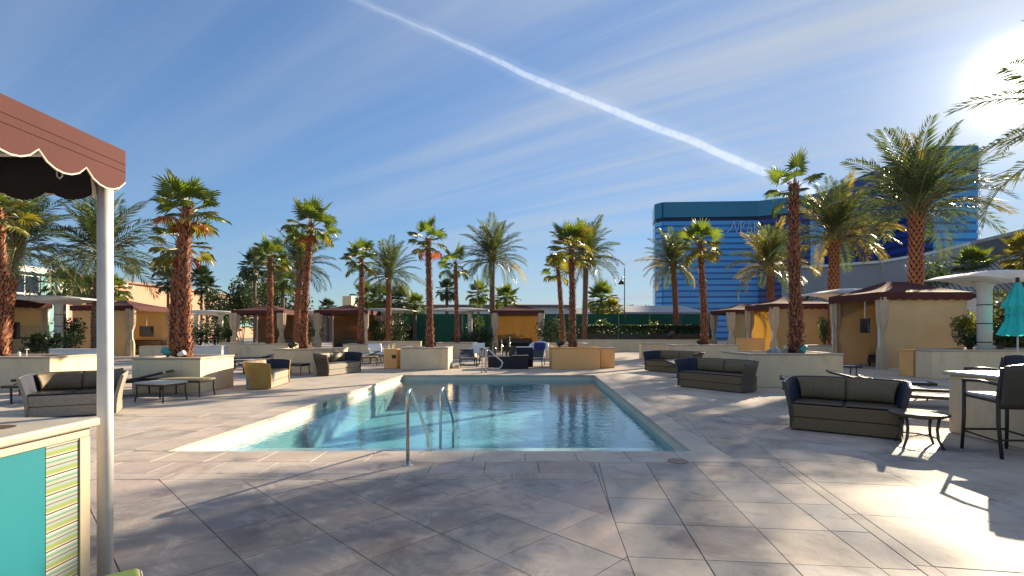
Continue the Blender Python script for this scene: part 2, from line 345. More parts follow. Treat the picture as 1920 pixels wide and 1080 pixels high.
def water_material():
    m = bpy.data.materials.new('pool_water'); m.use_nodes = True; t = m.node_tree; t.nodes.clear()
    pos = nd(t, 'ShaderNodeNewGeometry').outputs['Position']
    mp = nd(t, 'ShaderNodeMapping'); lk(t, pos, mp.inputs[0]); mp.inputs['Scale'].default_value = (1, 1.25, 1)
    h = mth(t, 'ADD', noise(t, mp.outputs[0], 3.2, 3, .55, .6), mth(t, 'MULTIPLY', noise(t, mp.outputs[0], 11, 2, .5, .3), .22))
    bp = nd(t, 'ShaderNodeBump'); bp.inputs['Strength'].default_value = .24; bp.inputs['Distance'].default_value = .03; lk(t, h, bp.inputs['Height'])
    dt = nd(t, 'ShaderNodeVectorMath', operation='DOT_PRODUCT'); lk(t, nd(t, 'ShaderNodeNewGeometry').outputs['Incoming'], dt.inputs[0]); lk(t, bp.outputs[0], dt.inputs[1])
    fres = mth(t, 'MULTIPLY_ADD', mth(t, 'POWER', mth(t, 'SUBTRACT', 1.0, mth(t, 'ABSOLUTE', dt.outputs['Value']), clamp=True), 4.3), .96, .025, clamp=True)
    gl = nd(t, 'ShaderNodeBsdfGlossy'); gl.inputs['Roughness'].default_value = .03; gl.inputs['Color'].default_value = (1, 1, 1, 1); lk(t, bp.outputs[0], gl.inputs['Normal'])
    tr = nd(t, 'ShaderNodeBsdfTransparent'); tr.inputs['Color'].default_value = (.84, .97, .98, 1)
    mx = nd(t, 'ShaderNodeMixShader'); lk(t, fres, mx.inputs[0]); lk(t, tr.outputs[0], mx.inputs[1]); lk(t, gl.outputs[0], mx.inputs[2])
    lk(t, mx.outputs[0], nd(t, 'ShaderNodeOutputMaterial').inputs['Surface']); MATS['pool_water'] = m
water_material()
# ================================================================ ground, pool, deck
g = MB().box(-3000, 3000, -60, 4000, -1.9, -1.86).build('ground', 'ground_dust', kind='structure')
NL, NR, FL, FR = (-4.45, 6.50), (2.33, 6.50), (-3.83, 17.74), (2.89, 17.74)
def pool_x(side, y):
    a, b = (NL, FL) if side < 0 else (NR, FR)
    return a[0] + (b[0] - a[0]) * (y - a[1]) / (b[1] - a[1])
WZ = -.175
pool = thing('swimming_pool', 'long rectangular swimming pool with pale stone rim sunk in the deck', 'swimming pool', (0, 0, 0))
w = MB()
t_ = .012
w2 = MB()
for ww, za, zb in ((w, -.185, -.034), (w2, -1.6, -.186)):
    ww.prism([NL, NR, (NR[0] - .0, NR[1] - .25), (NL[0], NL[1] - .25)], za, zb)
    ww.prism([FL, FR, (FR[0], FR[1] + .25), (FL[0], FL[1] + .25)][::-1], za, zb)
    ww.prism([NL, FL, (FL[0] - .25, FL[1] + .25), (NL[0] - .25, NL[1] - .25)], za, zb)
    ww.prism([NR, FR, (FR[0] + .25, FR[1] + .25), (NR[0] + .25, NR[1] - .25)][::-1], za, zb)
w.build('pool_wall', 'pool_wall', pool); w2.build('pool_wall', 'pool_wall_deep', pool)
MB().prism([NL, NR, FR, FL], -1.7, -.95).build('pool_floor', 'pool_deep', pool)
SH = 8.25
MB().prism([(pool_x(-1, 6.5), 6.5), (pool_x(1, 6.5), 6.5), (pool_x(1, SH), SH), (pool_x(-1, SH), SH)], -.948, -.36).build('shallow_shelf', 'pool_plaster', pool)
MB().prism([(pool_x(-1, SH + .003), SH + .003), (pool_x(1, SH + .003), SH + .003), (pool_x(1, SH + .4), SH + .4), (pool_x(-1, SH + .4), SH + .4)], -.947, -.62).build('step', 'pool_deep', pool)
wm = MB(); wm.add([(NL[0], NL[1], WZ), (NR[0], NR[1], WZ), (FR[0], FR[1], WZ), (FL[0], FL[1], WZ)], [(0, 1, 2, 3)])
wm.build('water', 'pool_water', pool)['kind'] = 'structure'
for (px, py) in ((620, 755), (691, 727)):
    p = gp(px, py, -.06); y = p.y
    x = pool_x(-1, y)
    MB().box(x - .01, x + .012, y - .09, y + .09, -.16, -.036).build('depth_marker', 'tile_marker', pool)

def clip(poly, n, c):
    """keep the side n.p <= c"""
    out = []
    for i in range(len(poly)):
        a, b = poly[i], poly[(i + 1) % len(poly)]
        da = n[0] * a[0] + n[1] * a[1] - c; db = n[0] * b[0] + n[1] * b[1] - c
        if da <= 0: out.append(a)
        if (da < 0) != (db < 0) and da != db:
            t = da / (da - db); out.append((a[0] + (b[0] - a[0]) * t, a[1] + (b[1] - a[1]) * t))
    return out
def area(p): return abs(sum(p[i][0] * p[(i + 1) % len(p)][1] - p[(i + 1) % len(p)][0] * p[i][1] for i in range(len(p))) / 2)
def inset(poly, d):
    n = len(poly); A = sum(poly[i][0] * poly[(i + 1) % n][1] - poly[(i + 1) % n][0] * poly[i][1] for i in range(n))
    if A < 0: poly = poly[::-1]
    res = list(poly)
    for i in range(n):
        a, b = poly[i], poly[(i + 1) % n]; L = math.hypot(b[0] - a[0], b[1] - a[1])
        if L < 1e-6: continue
        nx, ny = (b[1] - a[1]) / L, -(b[0] - a[0]) / L
        res = clip(res, (nx, ny), nx * a[0] + ny * a[1] - d)
        if len(res) < 3: return []
    return res
deck = MB().box(-40, 40, -8, 6.0, -.30, -.035)
deck = MB()
for poly in ([(-60, -8), (60, -8), (60, 6.25), (-60, 6.25)], [(-60, 6.25), (NL[0] - .25, 6.25), (FL[0] - .25, 17.99), (-60, 17.99)],
             [(NR[0] + .25, 6.25), (60, 6.25), (60, 17.99), (FR[0] + .25, 17.99)], [(-60, 17.99), (60, 17.99), (60, 75), (-60, 75)]):
    deck.prism(poly, -.30, -.034)
deck_o = deck.build('pool_deck', 'mortar', kind='structure')
ntile = 0
def tile(poly, mat, name='paving_tile', gap=.0025, th=.03, parent=None):
    global ntile
    q = inset(poly, gap)
    if len(q) < 3 or area(q) < .0004: return
    cx_ = sum(p[0] for p in q) / len(q); cy_ = sum(p[1] for p in q) / len(q); zj = random.uniform(-.0012, .0012)
    q = [(p[0] - cx_, p[1] - cy_) for p in q]; qi = inset(q, .0022)
    if len(qi) != len(q):
        mb = MB(); mb.prism(q, -th, 0); o = mb.build(name, mat, parent or deck_o); o.location = (cx_, cy_, zj); ntile += 1; return
    # inset() may rotate the start index; match by nearest vertex
    k = min(range(len(qi)), key=lambda i: (qi[i][0] - q[0][0]) ** 2 + (qi[i][1] - q[0][1]) ** 2); qi = qi[k:] + qi[:k]
    n = len(q); mb = MB()
    mb.add([(x, y, -th) for x, y in q] + [(x, y, -.003) for x, y in q] + [(x, y, 0) for x, y in qi],
           [tuple(range(2 * n, 3 * n))] + [(r * n + i, r * n + (i + 1) % n, (r + 1) * n + (i + 1) % n, (r + 1) * n + i) for r in (0, 1) for i in range(n)])
    o = mb.build(name, mat, parent or deck_o); o.location = (cx_, cy_, zj); ntile += 1
def in_view(poly, m=.6):
    return any(abs(p[0]) < 1.02 * p[1] + m for p in poly)
L1 = lambda y: .954 + .065 * (y - 5.96)
def half(p0, p1, side):
    """clip half plane through p0,p1 ; side +1 keeps the left"""
    dx, dy = p1[0] - p0[0], p1[1] - p0[1]; n = (dy * side, -dx * side); return n, n[0] * p0[0] + n[1] * p0[1]
def field(x0, x1, y0, y1, ang, size, clips, mats, org=(0, 0), seed=1):
    rnd = random.Random(seed); c, s = math.cos(ang), math.sin(ang); sx, sy = size
    N = 40
    for i in range(-N, N):
        for j in range(-N, N):
            q = [(org[0] + (i + a) * sx * c - (j + b) * sy * s, org[1] + (i + a) * sx * s + (j + b) * sy * c) for a, b in ((0, 0), (1, 0), (1, 1), (0, 1))]
            mat = rnd.choice(mats)
            for n_, k_ in [((-1, 0), -x0), ((1, 0), x1), ((0, -1), -y0), ((0, 1), y1)] + clips:
                q = clip(q, n_, k_)
                if len(q) < 3: break
            if len(q) < 3: continue
            if in_view(q): tile(q, mat)
A0, A1 = (L1(2.5), 2.5), (L1(6), 6.0)
B0, B1 = (2.56, 2.8), (3.14, 6.08)
SM = ['stone', 'stone', 'stone_pink', 'stone_grey']
field(-6, 6, 2.6, 5.28, R(45), (.61, .61), [half(A0, A1, 1)], SM, (-1.411 + .006, 4.73), 3)
field(-7, 6, 5.28, 5.51, 0, (1.22, .23), [half(A0, A1, 1)], ['stone', 'stone_grey'], (0, 5.28), 4)
field(-8, 6, 5.51, 5.985, 0, (.61, .475), [half(A0, A1, 1)], ['stone', 'stone_pink'], (.3, 5.51), 5)
field(-6, 6, 2.6, 5.985, R(-6), (.55, .62), [half(A0, A1, -1), half(B0, B1, 1)], ['stone', 'stone_grey', 'stone'], (.955, 5.33), 6)
field(1, 9, 2.6, 5.985, R(-10), (.95, .95), [half(B0, B1, -1)], ['stone', 'stone_pink', 'stone'], (3.10, 5.2), 7)
# deck beside the pool, out to where single tiles stay about ten pixels deep
YF = 9.4
PR0, PR1 = (pool_x(1, 5.985) + .36, 5.985), (pool_x(1, 12) + .36, 12); PL0, PL1 = (pool_x(-1, 5.985) - .46, 5.985), (pool_x(-1, 12) - .46, 12)
field(1, 10.6, 5.985, YF, R(-10), (.61, .61), [half(PR0, PR1, -1)], ['stone', 'stone_pink', 'stone', 'stone_grey'], (3.8, 6.0), 8)
field(-10.6, 0, 5.985, YF, R(-3.2), (.90, .61), [half(PL0, PL1, 1)], ['stone', 'stone_pink', 'stone', 'coping'], (-4.9, 6.0), 9)
# sheets of the same stone outside the single tiles
def sheet(poly, z=0.0):
    mb = MB(); mb.prism(poly, -.03, z); return mb.build('paving', 'paving_far', deck_o, kind='stuff')
e = .004
xr, xl = lambda y: pool_x(1, y) + .36, lambda y: pool_x(-1, y) - .46
sheet([(xr(YF), YF + e), (60, YF + e), (60, 18.2), (xr(18.2), 18.2)]); sheet([(-60, YF + e), (xl(YF), YF + e), (xl(18.2), 18.2), (-60, 18.2)])
sheet([(-60, 18.204), (60, 18.204), (60, 75), (-60, 75)])
sheet([(10.61, -8), (60, -8), (60, YF), (10.61, YF)]); sheet([(-60, -8), (-10.61, -8), (-10.61, YF), (-60, YF)])
sheet([(-10.6, -8), (10.6, -8), (10.6, 2.0), (-10.6, 2.0)])
sheet([(-10.6, 2.003), (-3.5, 2.003), (-10.6, 9)]) if False else None
# coping stones round the pool
def coping_row(p0, p1, w0, w1, L, seed):
    rnd = random.Random(seed); dx, dy = p1[0] - p0[0], p1[1] - p0[1]; D = math.hypot(dx, dy); dx /= D; dy /= D; nx, ny = dy, -dx
    n = max(1, round(D / L))
    for i in range(n):
        a, b = D * i / n, D * (i + 1) / n
        q = [(p0[0] + dx * s + nx * t, p0[1] + dy * s + ny * t) for s, t in ((a, w0), (b, w0), (b, w1), (a, w1))]
        tile(q, 'coping', 'coping_stone', th=.05, parent=pool)
coping_row((NL[0] - .46, 5.99), (NR[0] + .36, 5.99), -.535, 0, .61, 1)
coping_row((FL[0] - .46, 17.72), (FR[0] + .36, 17.72), -.48, 0.0, .8, 2)
coping_row((NR[0] - .025, 6.53), (FR[0] - .025, 17.71), 0, .385, .8, 3)
coping_row((NL[0] + .025, 6.53), (FL[0] + .025, 17.71), -.485, 0, .8, 4)
cov = MB(); gc = gp(1271, 865); cov.tube([gc + Vector((0, 0, .002)), gc + Vector((0, 0, .007))], [.12, .12], 20).build('drain_cover', 'manhole', deck_o)
print('TILES', ntile)

# ================================================================ far setting
def place_box(name, label, cat, x0, x1, y0, y1, z1, mat, z0=0.0):
    o = MB().box(-(x1 - x0) / 2, (x1 - x0) / 2, -(y1 - y0) / 2, (y1 - y0) / 2, z0, z1).build(name, mat); o.location = ((x0 + x1) / 2, (y0 + y1) / 2, 0)
    return tag(o, label, cat)
# --- blue glass tower
H = 53.5
tw = thing('hotel_tower', 'tall blue glass hotel tower with dark floor bands on the right', 'tower', (60, 190, -1.86))
foot = [at(1226, 214), at(1230, 201), at(1243, 198), at(1421, 196), at(1520, 187), at(1547, 183), at(1748, 138), at(1829, 137.5), at(1836, 150)]
foot = [(p.x - 60, p.y - 190) for p in foot]
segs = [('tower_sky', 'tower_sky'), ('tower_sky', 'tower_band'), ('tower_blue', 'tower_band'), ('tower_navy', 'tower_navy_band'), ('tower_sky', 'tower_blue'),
        ('tower_navy', 'tower_navy_band'), ('tower_blue', 'tower_band'), ('tower_sky', 'tower_sky')]  # face tints stand in for reflections that differ with orientation
back = (120, 60)
MB().prism(foot + [(foot[-1][0] + 10, 70), (at(1250, 260).x - 60, 70)], 0, H - 1).build('core', 'tower_navy_band', tw)
FH = 2.3
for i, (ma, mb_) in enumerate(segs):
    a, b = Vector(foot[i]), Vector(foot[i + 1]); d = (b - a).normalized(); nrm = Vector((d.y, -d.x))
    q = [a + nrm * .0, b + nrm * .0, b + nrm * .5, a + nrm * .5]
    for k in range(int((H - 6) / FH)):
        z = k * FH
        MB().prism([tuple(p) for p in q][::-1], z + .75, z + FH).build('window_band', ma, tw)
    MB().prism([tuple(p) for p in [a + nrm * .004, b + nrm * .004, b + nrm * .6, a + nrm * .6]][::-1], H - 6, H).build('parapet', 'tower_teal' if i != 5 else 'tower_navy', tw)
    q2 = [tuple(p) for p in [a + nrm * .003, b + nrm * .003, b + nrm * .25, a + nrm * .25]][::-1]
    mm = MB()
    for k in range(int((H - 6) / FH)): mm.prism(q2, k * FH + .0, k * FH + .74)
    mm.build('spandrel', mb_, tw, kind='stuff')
# mullions of the wide left face
a, b = Vector(foot[2]), Vector(foot[3]); d = (b - a).normalized(); nrm = Vector((d.y, -d.x))
sg = MB()
S = Vector(((1362 - HX) / F * 195.2 - 60, 195.2 - 190 , zy(437, 195.2) + 1.86))
for st in ([(0, 0), (2.0, 2.2), (3, 5)], [(3, 5), (4.2, .2), (5.5, 5)], [(5.5, 5), (7.4, 4.4), (6.6, 2.4), (5.9, 2.3)], [(6, 5), (5.8, -.4)], [(8.2, -.2), (9.4, 5), (10.5, -.2)], [(8.7, 2), (10.1, 2)], [(11.4, 5), (11.4, 0)], [(13.6, 5), (11.5, 2.6), (14, 0)]):
    sg.tube([S + Vector((x * .95, 0, z * .9)) for x, z in st], .17, 5)
sg.build('sign_lettering', 'sign_pale', tw)

# --- white/grey arena wall on the right
pts = [(1500, 60.5), (1545, 59.5), (1570, 58.6), (1650, 56), (1740, 50), (1830, 43.5), (1930, 38), (2060, 33)]
PW = [at(x, y) for x, y in pts]; ar = thing('arena_wall', 'large pale grey curved wall of the building below the blue tower', 'building', (PW[3].x, PW[3].y, 0))
mb = MB(); zt = 9.0
for i in range(len(PW) - 1):
    a, b = PW[i] - PW[3], PW[i + 1] - PW[3]
    mb.prism([(a.x, a.y), (b.x, b.y), (b.x + 1, b.y + 6), (a.x + 1, a.y + 6)], 0, zt)
mb.build('wall', 'arena_grey', ar)
mb = MB()
for i in range(len(PW) - 1):
    a, b = PW[i] - PW[3], PW[i + 1] - PW[3]
    mb.prism([(a.x - .1, a.y - .25), (b.x - .1, b.y - .25), (b.x + 1, b.y + 6), (a.x + 1, a.y + 6)], zt + .003, zt + .28)
mb.build('roof_edge', 'white_plaster', ar)
# --- low ribbed metal roof at the right edge
rr = thing('metal_roof_building', 'low building with sloping blue grey ribbed metal roof behind the pergola on the right', 'building', (26, 29, 0))
c0, c1 = at(1725, 33, 3.9), at(2150, 24, 3.6); u_ = c1 - c0; up_ = Vector((3.5, 6, 2.6))
MB().prism([(c0.x - 26, c0.y - 29 + .4), (c1.x - 26, c1.y - 29 + .4), (c1.x + 3.4 - 26, c1.y + 6 - 29), (c0.x + 3.4 - 26, c0.y + 6 - 29)], 0, 3.5).build('wall', 'white_plaster', rr)
o_ = Vector((26, 29, 0))
mb = MB(); mb.add([c0 - o_, c1 - o_, c1 + up_ - o_, c0 + up_ - o_], [(0, 1, 2, 3)]); mb.build('roof', 'roof_grey', rr, solid=.12)
nr = 34
rb = MB().tube([(0, 0, 0), up_], .05, 4).mesh('roof_rib', 'roof_dark')
for i in range(nr):
    inst('roof_rib', rb, rr, Matrix.Translation(c0 + u_ * ((i + .5) / nr) - o_ + Vector((0, 0, .07))))
# --- low grey roofs behind the green fence
def low_building(name, label, px0, px1, Y, ztop, zeave, depth, wall, roof):
    a, b = at(px0, Y), at(px1, Y); t = thing(name, label, 'building', ((a.x + b.x) / 2, Y, 0)); hw = (b.x - a.x) / 2
    MB().box(-hw + .4, hw - .4, .4, depth, 0, zeave - .05).build('wall', wall, t)
    m_ = MB(); m_.add([(-hw, 0, zeave), (hw, 0, zeave), (hw - 1, depth * .5, ztop), (-hw + 1, depth * .5, ztop), (-hw, depth, zeave), (hw, depth, zeave),
                      (-hw, 0, zeave - .3), (hw, 0, zeave - .3), (hw, depth, zeave - .3), (-hw, depth, zeave - .3)],
                     [(0, 1, 2, 3), (3, 2, 5, 4), (1, 5, 2), (4, 0, 3), (6, 7, 1, 0), (7, 8, 5, 1), (8, 9, 4, 5), (9, 6, 0, 4), (9, 8, 7, 6)])
    m_.build('roof', roof, t); return t
low_building('low_building', 'long low building with dark flat roof behind the centre cabana', 790, 1075, 66, 5.3, 4.9, 12, 'white_plaster', 'roof_dark')
low_building('low_building', 'low grey hip roofed building behind the green fence left of the tower', 1130, 1330, 64, 5.1, 3.9, 16, 'roof_grey', 'roof_grey')
low_building('low_building', 'pale grey roofed building seen between the centre palms', 1000, 1150, 70, 5.0, 3.6, 14, 'roof_grey', 'roof_grey')
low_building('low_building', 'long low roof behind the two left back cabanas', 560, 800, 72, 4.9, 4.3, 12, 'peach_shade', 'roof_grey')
o = place_box('roof_block', 'small tan block rising above the low roofs left of centre', 'building', *(lambda a, b: (a.x, b.x))(at(642, 95), at(659, 95)), 95, 98, zy(555, 95), 'stucco')
# --- long building on the left: glass part and peach part
lb = thing('glass_building', 'white roofed building with pale teal glass and dark gridded windows on the left', 'building', (-62, 64, 0))
MB().box(-12, 0, -8, 6.2, 0, 9.0).build('wall', 'teal_glass', lb)
MB().box(-13, .7, -9, 7.6, 9.003, 9.75).build('roof', 'white_plaster', lb)
MB().box(.003, .12, 2.6, 4.6, 3, 8.8).build('glass_panel', 'teal_glass', lb)
MB().box(.003, .5, 5.0, 6.2, 3, 8.9).build('wall_panel', 'white_plaster', lb)
for r_ in range(2):
    for c_ in range(5):
        y0 = -7.6 + c_ * 2.0
        f_ = MB().box(.003, .10, y0, y0 + 1.94, 3.9 + r_ * 2.4, 6.24 + r_ * 2.4).build('window', 'white_plastic', lb)
        MB().box(.101, .13, y0 + .07, y0 + 1.87, 3.98 + r_ * 2.4, 6.16 + r_ * 2.4).build('pane', 'dark_glass', f_)
pb = thing('peach_building', 'long peach coloured stepped building behind the left palms', 'building', (-62, 90, 0))
MB().box(-16, 0, -19.5, 36, 0, 9.2).build('wall', 'peach_wall', pb)
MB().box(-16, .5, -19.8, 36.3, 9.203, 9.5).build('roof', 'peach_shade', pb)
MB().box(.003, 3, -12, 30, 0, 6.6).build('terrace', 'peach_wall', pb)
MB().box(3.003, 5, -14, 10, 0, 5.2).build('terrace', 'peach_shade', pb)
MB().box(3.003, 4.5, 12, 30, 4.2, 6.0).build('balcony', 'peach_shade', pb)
MB().box(3.003, 3.3, 12.5, 29.5, 2.4, 4.0).build('window', 'teal_glass', pb)
# --- green fence
fn = thing('screen_fence', 'dark green fabric screened fence across the back of the pool deck', 'fence', (0, 46, 0))
x0, x1 = at(750, 46).x, at(1335, 46).x; n = 10
for i in range(n):
    xa, xb = x0 + (x1 - x0) * i / n, x0 + (x1 - x0) * (i + 1) / n
    MB().grid(lambda a, b: (xa + .04 + (xb - xa - .08) * a, .04 * math.sin(a * 9 + i) * math.sin(b * 3), .02 + 3.05 * b), 8, 2).build('fence_panel', 'fence_green', fn)
    MB().tube([(xb, .08, 0), (xb, .08, 3.15)], .035, 6).build('post', 'dark_metal', fn)

# ================================================================ planters, walls
def planter(name, label, x0, x1, y0, y1, h, mat='stucco', rz=0.0, cap=True, soil=True, group='stucco planters round the pool'):
    t = thing(name, label, 'planter', ((x0 + x1) / 2, (y0 + y1) / 2, 0), rz, group); a, b = (x1 - x0) / 2, (y1 - y0) / 2
    MB().bevbox(-a, a, -b, b, 0, h - .045, .012).build('wall', mat, t)
    c = MB(); k = .20; o_ = .025; z0, z1 = h - .045, h
    if soil:
        for (xa, xb, ya, yb) in ((-a - o_, a + o_, -b - o_, -b + k), (-a - o_, a + o_, b - k, b + o_), (-a - o_, -a + k, -b + k + .001, b - k - .001), (a - k, a + o_, -b + k + .001, b - k - .001)):
            c.bevbox(xa, xb, ya, yb, z0 + .001, z1, .01)
        MB().grid(lambda u, v: (-a + k - .01 + (2 * a - 2 * k + .02) * u, -b + k - .01 + (2 * b - 2 * k + .02) * v, h - .028 + .012 * math.sin(u * 11 + v * 7) * math.cos(v * 13)), 8, 8).build('soil', 'soil', t)
    else: c.bevbox(-a - o_, a + o_, -b - o_, b + o_, z0 + .001, z1, .01)
    c.build('cap', 'stucco_cap' if mat == 'stucco' else mat, t)
    return t
P = planter
P('planter', 'tan planter at the far left edge holding a shaggy palm trunk', -16.0, -11.95, 13.1, 14.6, .88)
P('planter', 'large planter with a sofa shaped shadow on its lit right side', -9.45, -7.75, 12.6, 14.1, .88)
P('planter', 'planter behind the two dark wicker loveseats with tall palm', -8.75, -6.55, 18.6, 20.2, .88)
P('planter', 'square planter at the far left corner of the pool', -4.45, -2.55, 20.2, 21.7, .88)
P('planter', 'peach planter with gold light in its colour at the far right corner of the pool', 1.62, 3.55, 20.4, 22.0, .88, 'stucco_peach_lit')
P('planter', 'low planter behind the back pair of right hand loveseats', 7.7, 10.7, 24.0, 25.7, .88)
P('planter', 'long planter with grey rock and thick palm trunk behind the right loveseats', 6.45, 9.05, 13.85, 15.6, .93)
P('planter', 'long planter wall in front of the bushes under the white pergola at the right', 13.42, 19.5, 16.2, 16.85, .93, soil=False)
P('planter', 'planter bed holding the pergola column and the clipped bushes', 14.9, 19.5, 16.86, 18.6, .92)
P('planter', 'small peach planter end between big cabana and pergola planter', 13.46, 14.0, 17.0, 17.6, .91, 'stucco_peach_lit')
P('planter', 'planter with upright palm in front of the far left back cabana', -13.9, -11.4, 25.8, 27.4, .87)
P('planter', 'planter in front of the second back cabana from the left', -8.6, -6.3, 25.8, 27.4, .87)
P('planter', 'planter left of the centre cabana holding a slim palm', -4.3, -2.1, 28.6, 30.2, .87)
P('planter', 'planter right of the centre cabana behind the peach planter', 1.9, 4.1, 27.0, 28.6, .87)
def low_wall(label, x0, x1, y0, y1, h, mat='stucco'):
    return P('low_wall', label, x0, x1, y0, y1, h, mat, soil=False, group='low stucco walls')
low_wall('white low wall beside the far left cabana', -21.0, -18.9, 23.0, 23.5, .72, 'white_plaster')
low_wall('short tan wall behind the big left planter', -19.5, -17.3, 26.5, 26.9, .74)
low_wall('white service cabinet wall right of the leftmost thick palm', -15.6, -14.1, 24.6, 25.2, .82, 'white_plaster')
low_wall('shaded grey wall section left of the third planter', -16.8, -14.4, 29.0, 29.4, .85, 'stucco')
low_wall('long low wall in front of the dark hedge', 4.6, 14.8, 38.0, 38.5, .90)
low_wall('tan wall block behind the furthest right loveseat', 6.9, 8.7, 27.0, 27.5, .88)
low_wall('tan wall between the second back cabana and pillar', -8.8, -5.6, 31.0, 31.4, .90)
low_wall('wall corner with gold light in its colour under the golden cabana fabric', 12.2, 13.5, 27.0, 27.6, 1.15, 'stucco_peach_lit')
low_wall('low wall behind the long planter below the clipped round bush', 12.0, 13.9, 22.0, 22.4, .93)
t = thing('vent_pillar', 'short peach pillar with a small dark vent beside the pool planter', 'pillar', (-4.9, 21.0, 0))
MB().bevbox(-.33, .2, -.3, .4, 0, .80, .015).build('body', 'stucco_peach_lit', t); MB().box(.0, .16, -.33, -.302, .42, .56).build('vent', 'dark_metal', t)
t = thing('pillar', 'short peach pillar right of the peach pool planter', 'pillar', (3.98, 21.3, 0))
MB().bevbox(-.30, .28, -.3, .5, 0, .80, .015).build('body', 'stucco_peach_lit', t); MB().bevbox(-.33, .31, -.33, .53, .801, .85, .01).build('cap', 'stucco_cap', t)

# ================================================================ white pergolas
def pergola(label, px, Y, length, zt=3.4, left=None, cols=(0.0,), depth=2.6, r=.19, base=0.0, bands=True, skew=0.0):
    t = thing('pergola', label, 'pergola', at(px, Y)); L = length / 2; kl = (left or L) / L
    m_ = MB()
    prof = [(-L, .0), (-L * .72, .10), (-L * .35, .17), (0, .19), (L * .35, .17), (L * .72, .10), (L, 0)]
    low = [(-L, -.05), (-L * .72, -.03), (-L * .28, -.12), (0, -.24), (L * .28, -.12), (L * .72, -.03), (L, -.05)]
    n_ = len(prof); vs = []
    for (y, sc) in ((-depth * .5, .55), (-depth * .42, 1), (depth * .42, 1), (depth * .5, .55)):
        for x, z in prof: vs.append((x * kl if x < 0 else x, y, zt - .19 + z * sc))
        for x, z in low[::-1]: vs.append((x * kl if x < 0 else x, y, zt - .19 + z * sc))
    N2 = 2 * n_; fs = [tuple(range(N2)), tuple(range(3 * N2, 4 * N2))[::-1]]
    for k in range(3):
        for i in range(N2): fs.append((k * N2 + i, (k + 1) * N2 + i, (k + 1) * N2 + (i + 1) % N2, k * N2 + (i + 1) % N2))
    m_.add(vs, fs); m_.build('canopy', 'white_plaster', t)
    for cx_ in cols:
        MB().tube([(cx_, 0, base), (cx_, 0, zt - .55), (cx_, 0, zt - .42), (cx_, 0, zt - .33)], [r, r, r * 1.3, r * 1.9], 20).build('column', 'white_plaster', t, True)
        if bands:
            for k in range(3): MB().tube([(cx_, 0, 1.15 + k * .62), (cx_, 0, 1.18 + k * .62)], r * 1.06, 20).build('band', 'dark_metal', t, True)
    return t
pergola('white curved pergola wing on a banded column at the right edge', 1846, 16.9, 7.0, 3.50, 1.35, (0,), 1.7, .20)
pergola('white pergola behind the far left cabana', 110, 27.2, 4.4, 3.40, None, (0,), 2.4)
pergola('white pergola left of the leftmost back cabana', 393, 45, 5.2, 3.35, None, (-1.2, 1.0), 2.8)
pergola('white pergola between the second cabana and the green fence', 728, 42.5, 4.6, 3.40, None, (0,), 2.8, .24)
pergola('white pergola just left of the centre cabana', 864, 41.5, 4.6, 3.40, None, (.75,), 2.8)
pergola('white pergola wing between the two maroon cabanas on the right', 1575, 24.2, 3.4, 3.50, 1.35, (0,), 2.2)
pergola('white pergola tip behind the second back cabana', 588, 44, 4.6, 3.30, None, (0,), 2.8)

# ================================================================ cabanas
def scallop(mb, a, b, ztop, zbot, n, amp=.05, out=0.0):
    """hanging valance from a to b with a scalloped lower edge"""
    a, b = Vector(a), Vector(b); m = n * 6
    vs = []
    for i in range(m + 1):
        t = i / m; p = a.lerp(b, t); ph = (t * n) % 1.0
        z = zbot - amp * (math.sin(math.pi * ph)) ** .7 if 0 < ph < 1 else zbot
        vs.append((p.x, p.y, ztop)); vs.append((p.x, p.y, z))
    mb.add(vs, [(2 * i, 2 * i + 1, 2 * i + 3, 2 * i + 2) for i in range(m)])
    return [(vs[2 * i + 1]) for i in range(m + 1)]
def curtain(parent, x, y, h, w=.34, seed=0, tie=.46, mat='curtain'):
    rnd = random.Random(seed); ph = rnd.uniform(0, 6)
    def fn(u, v):
        z = h * v; k = 1 - .62 * math.exp(-((v - tie) / .13) ** 2) ; k *= .85 + .15 * v
        a = u * 2 * math.pi; rr_ = w * .5 * k * (1 + .16 * math.sin(a * 7 + ph + v * 2) + .05 * math.sin(a * 13))
        return (x + rr_ * math.cos(a), y + rr_ * .8 * math.sin(a), z)
    MB().grid(fn, 42, 16).build('curtain', mat, parent, True)
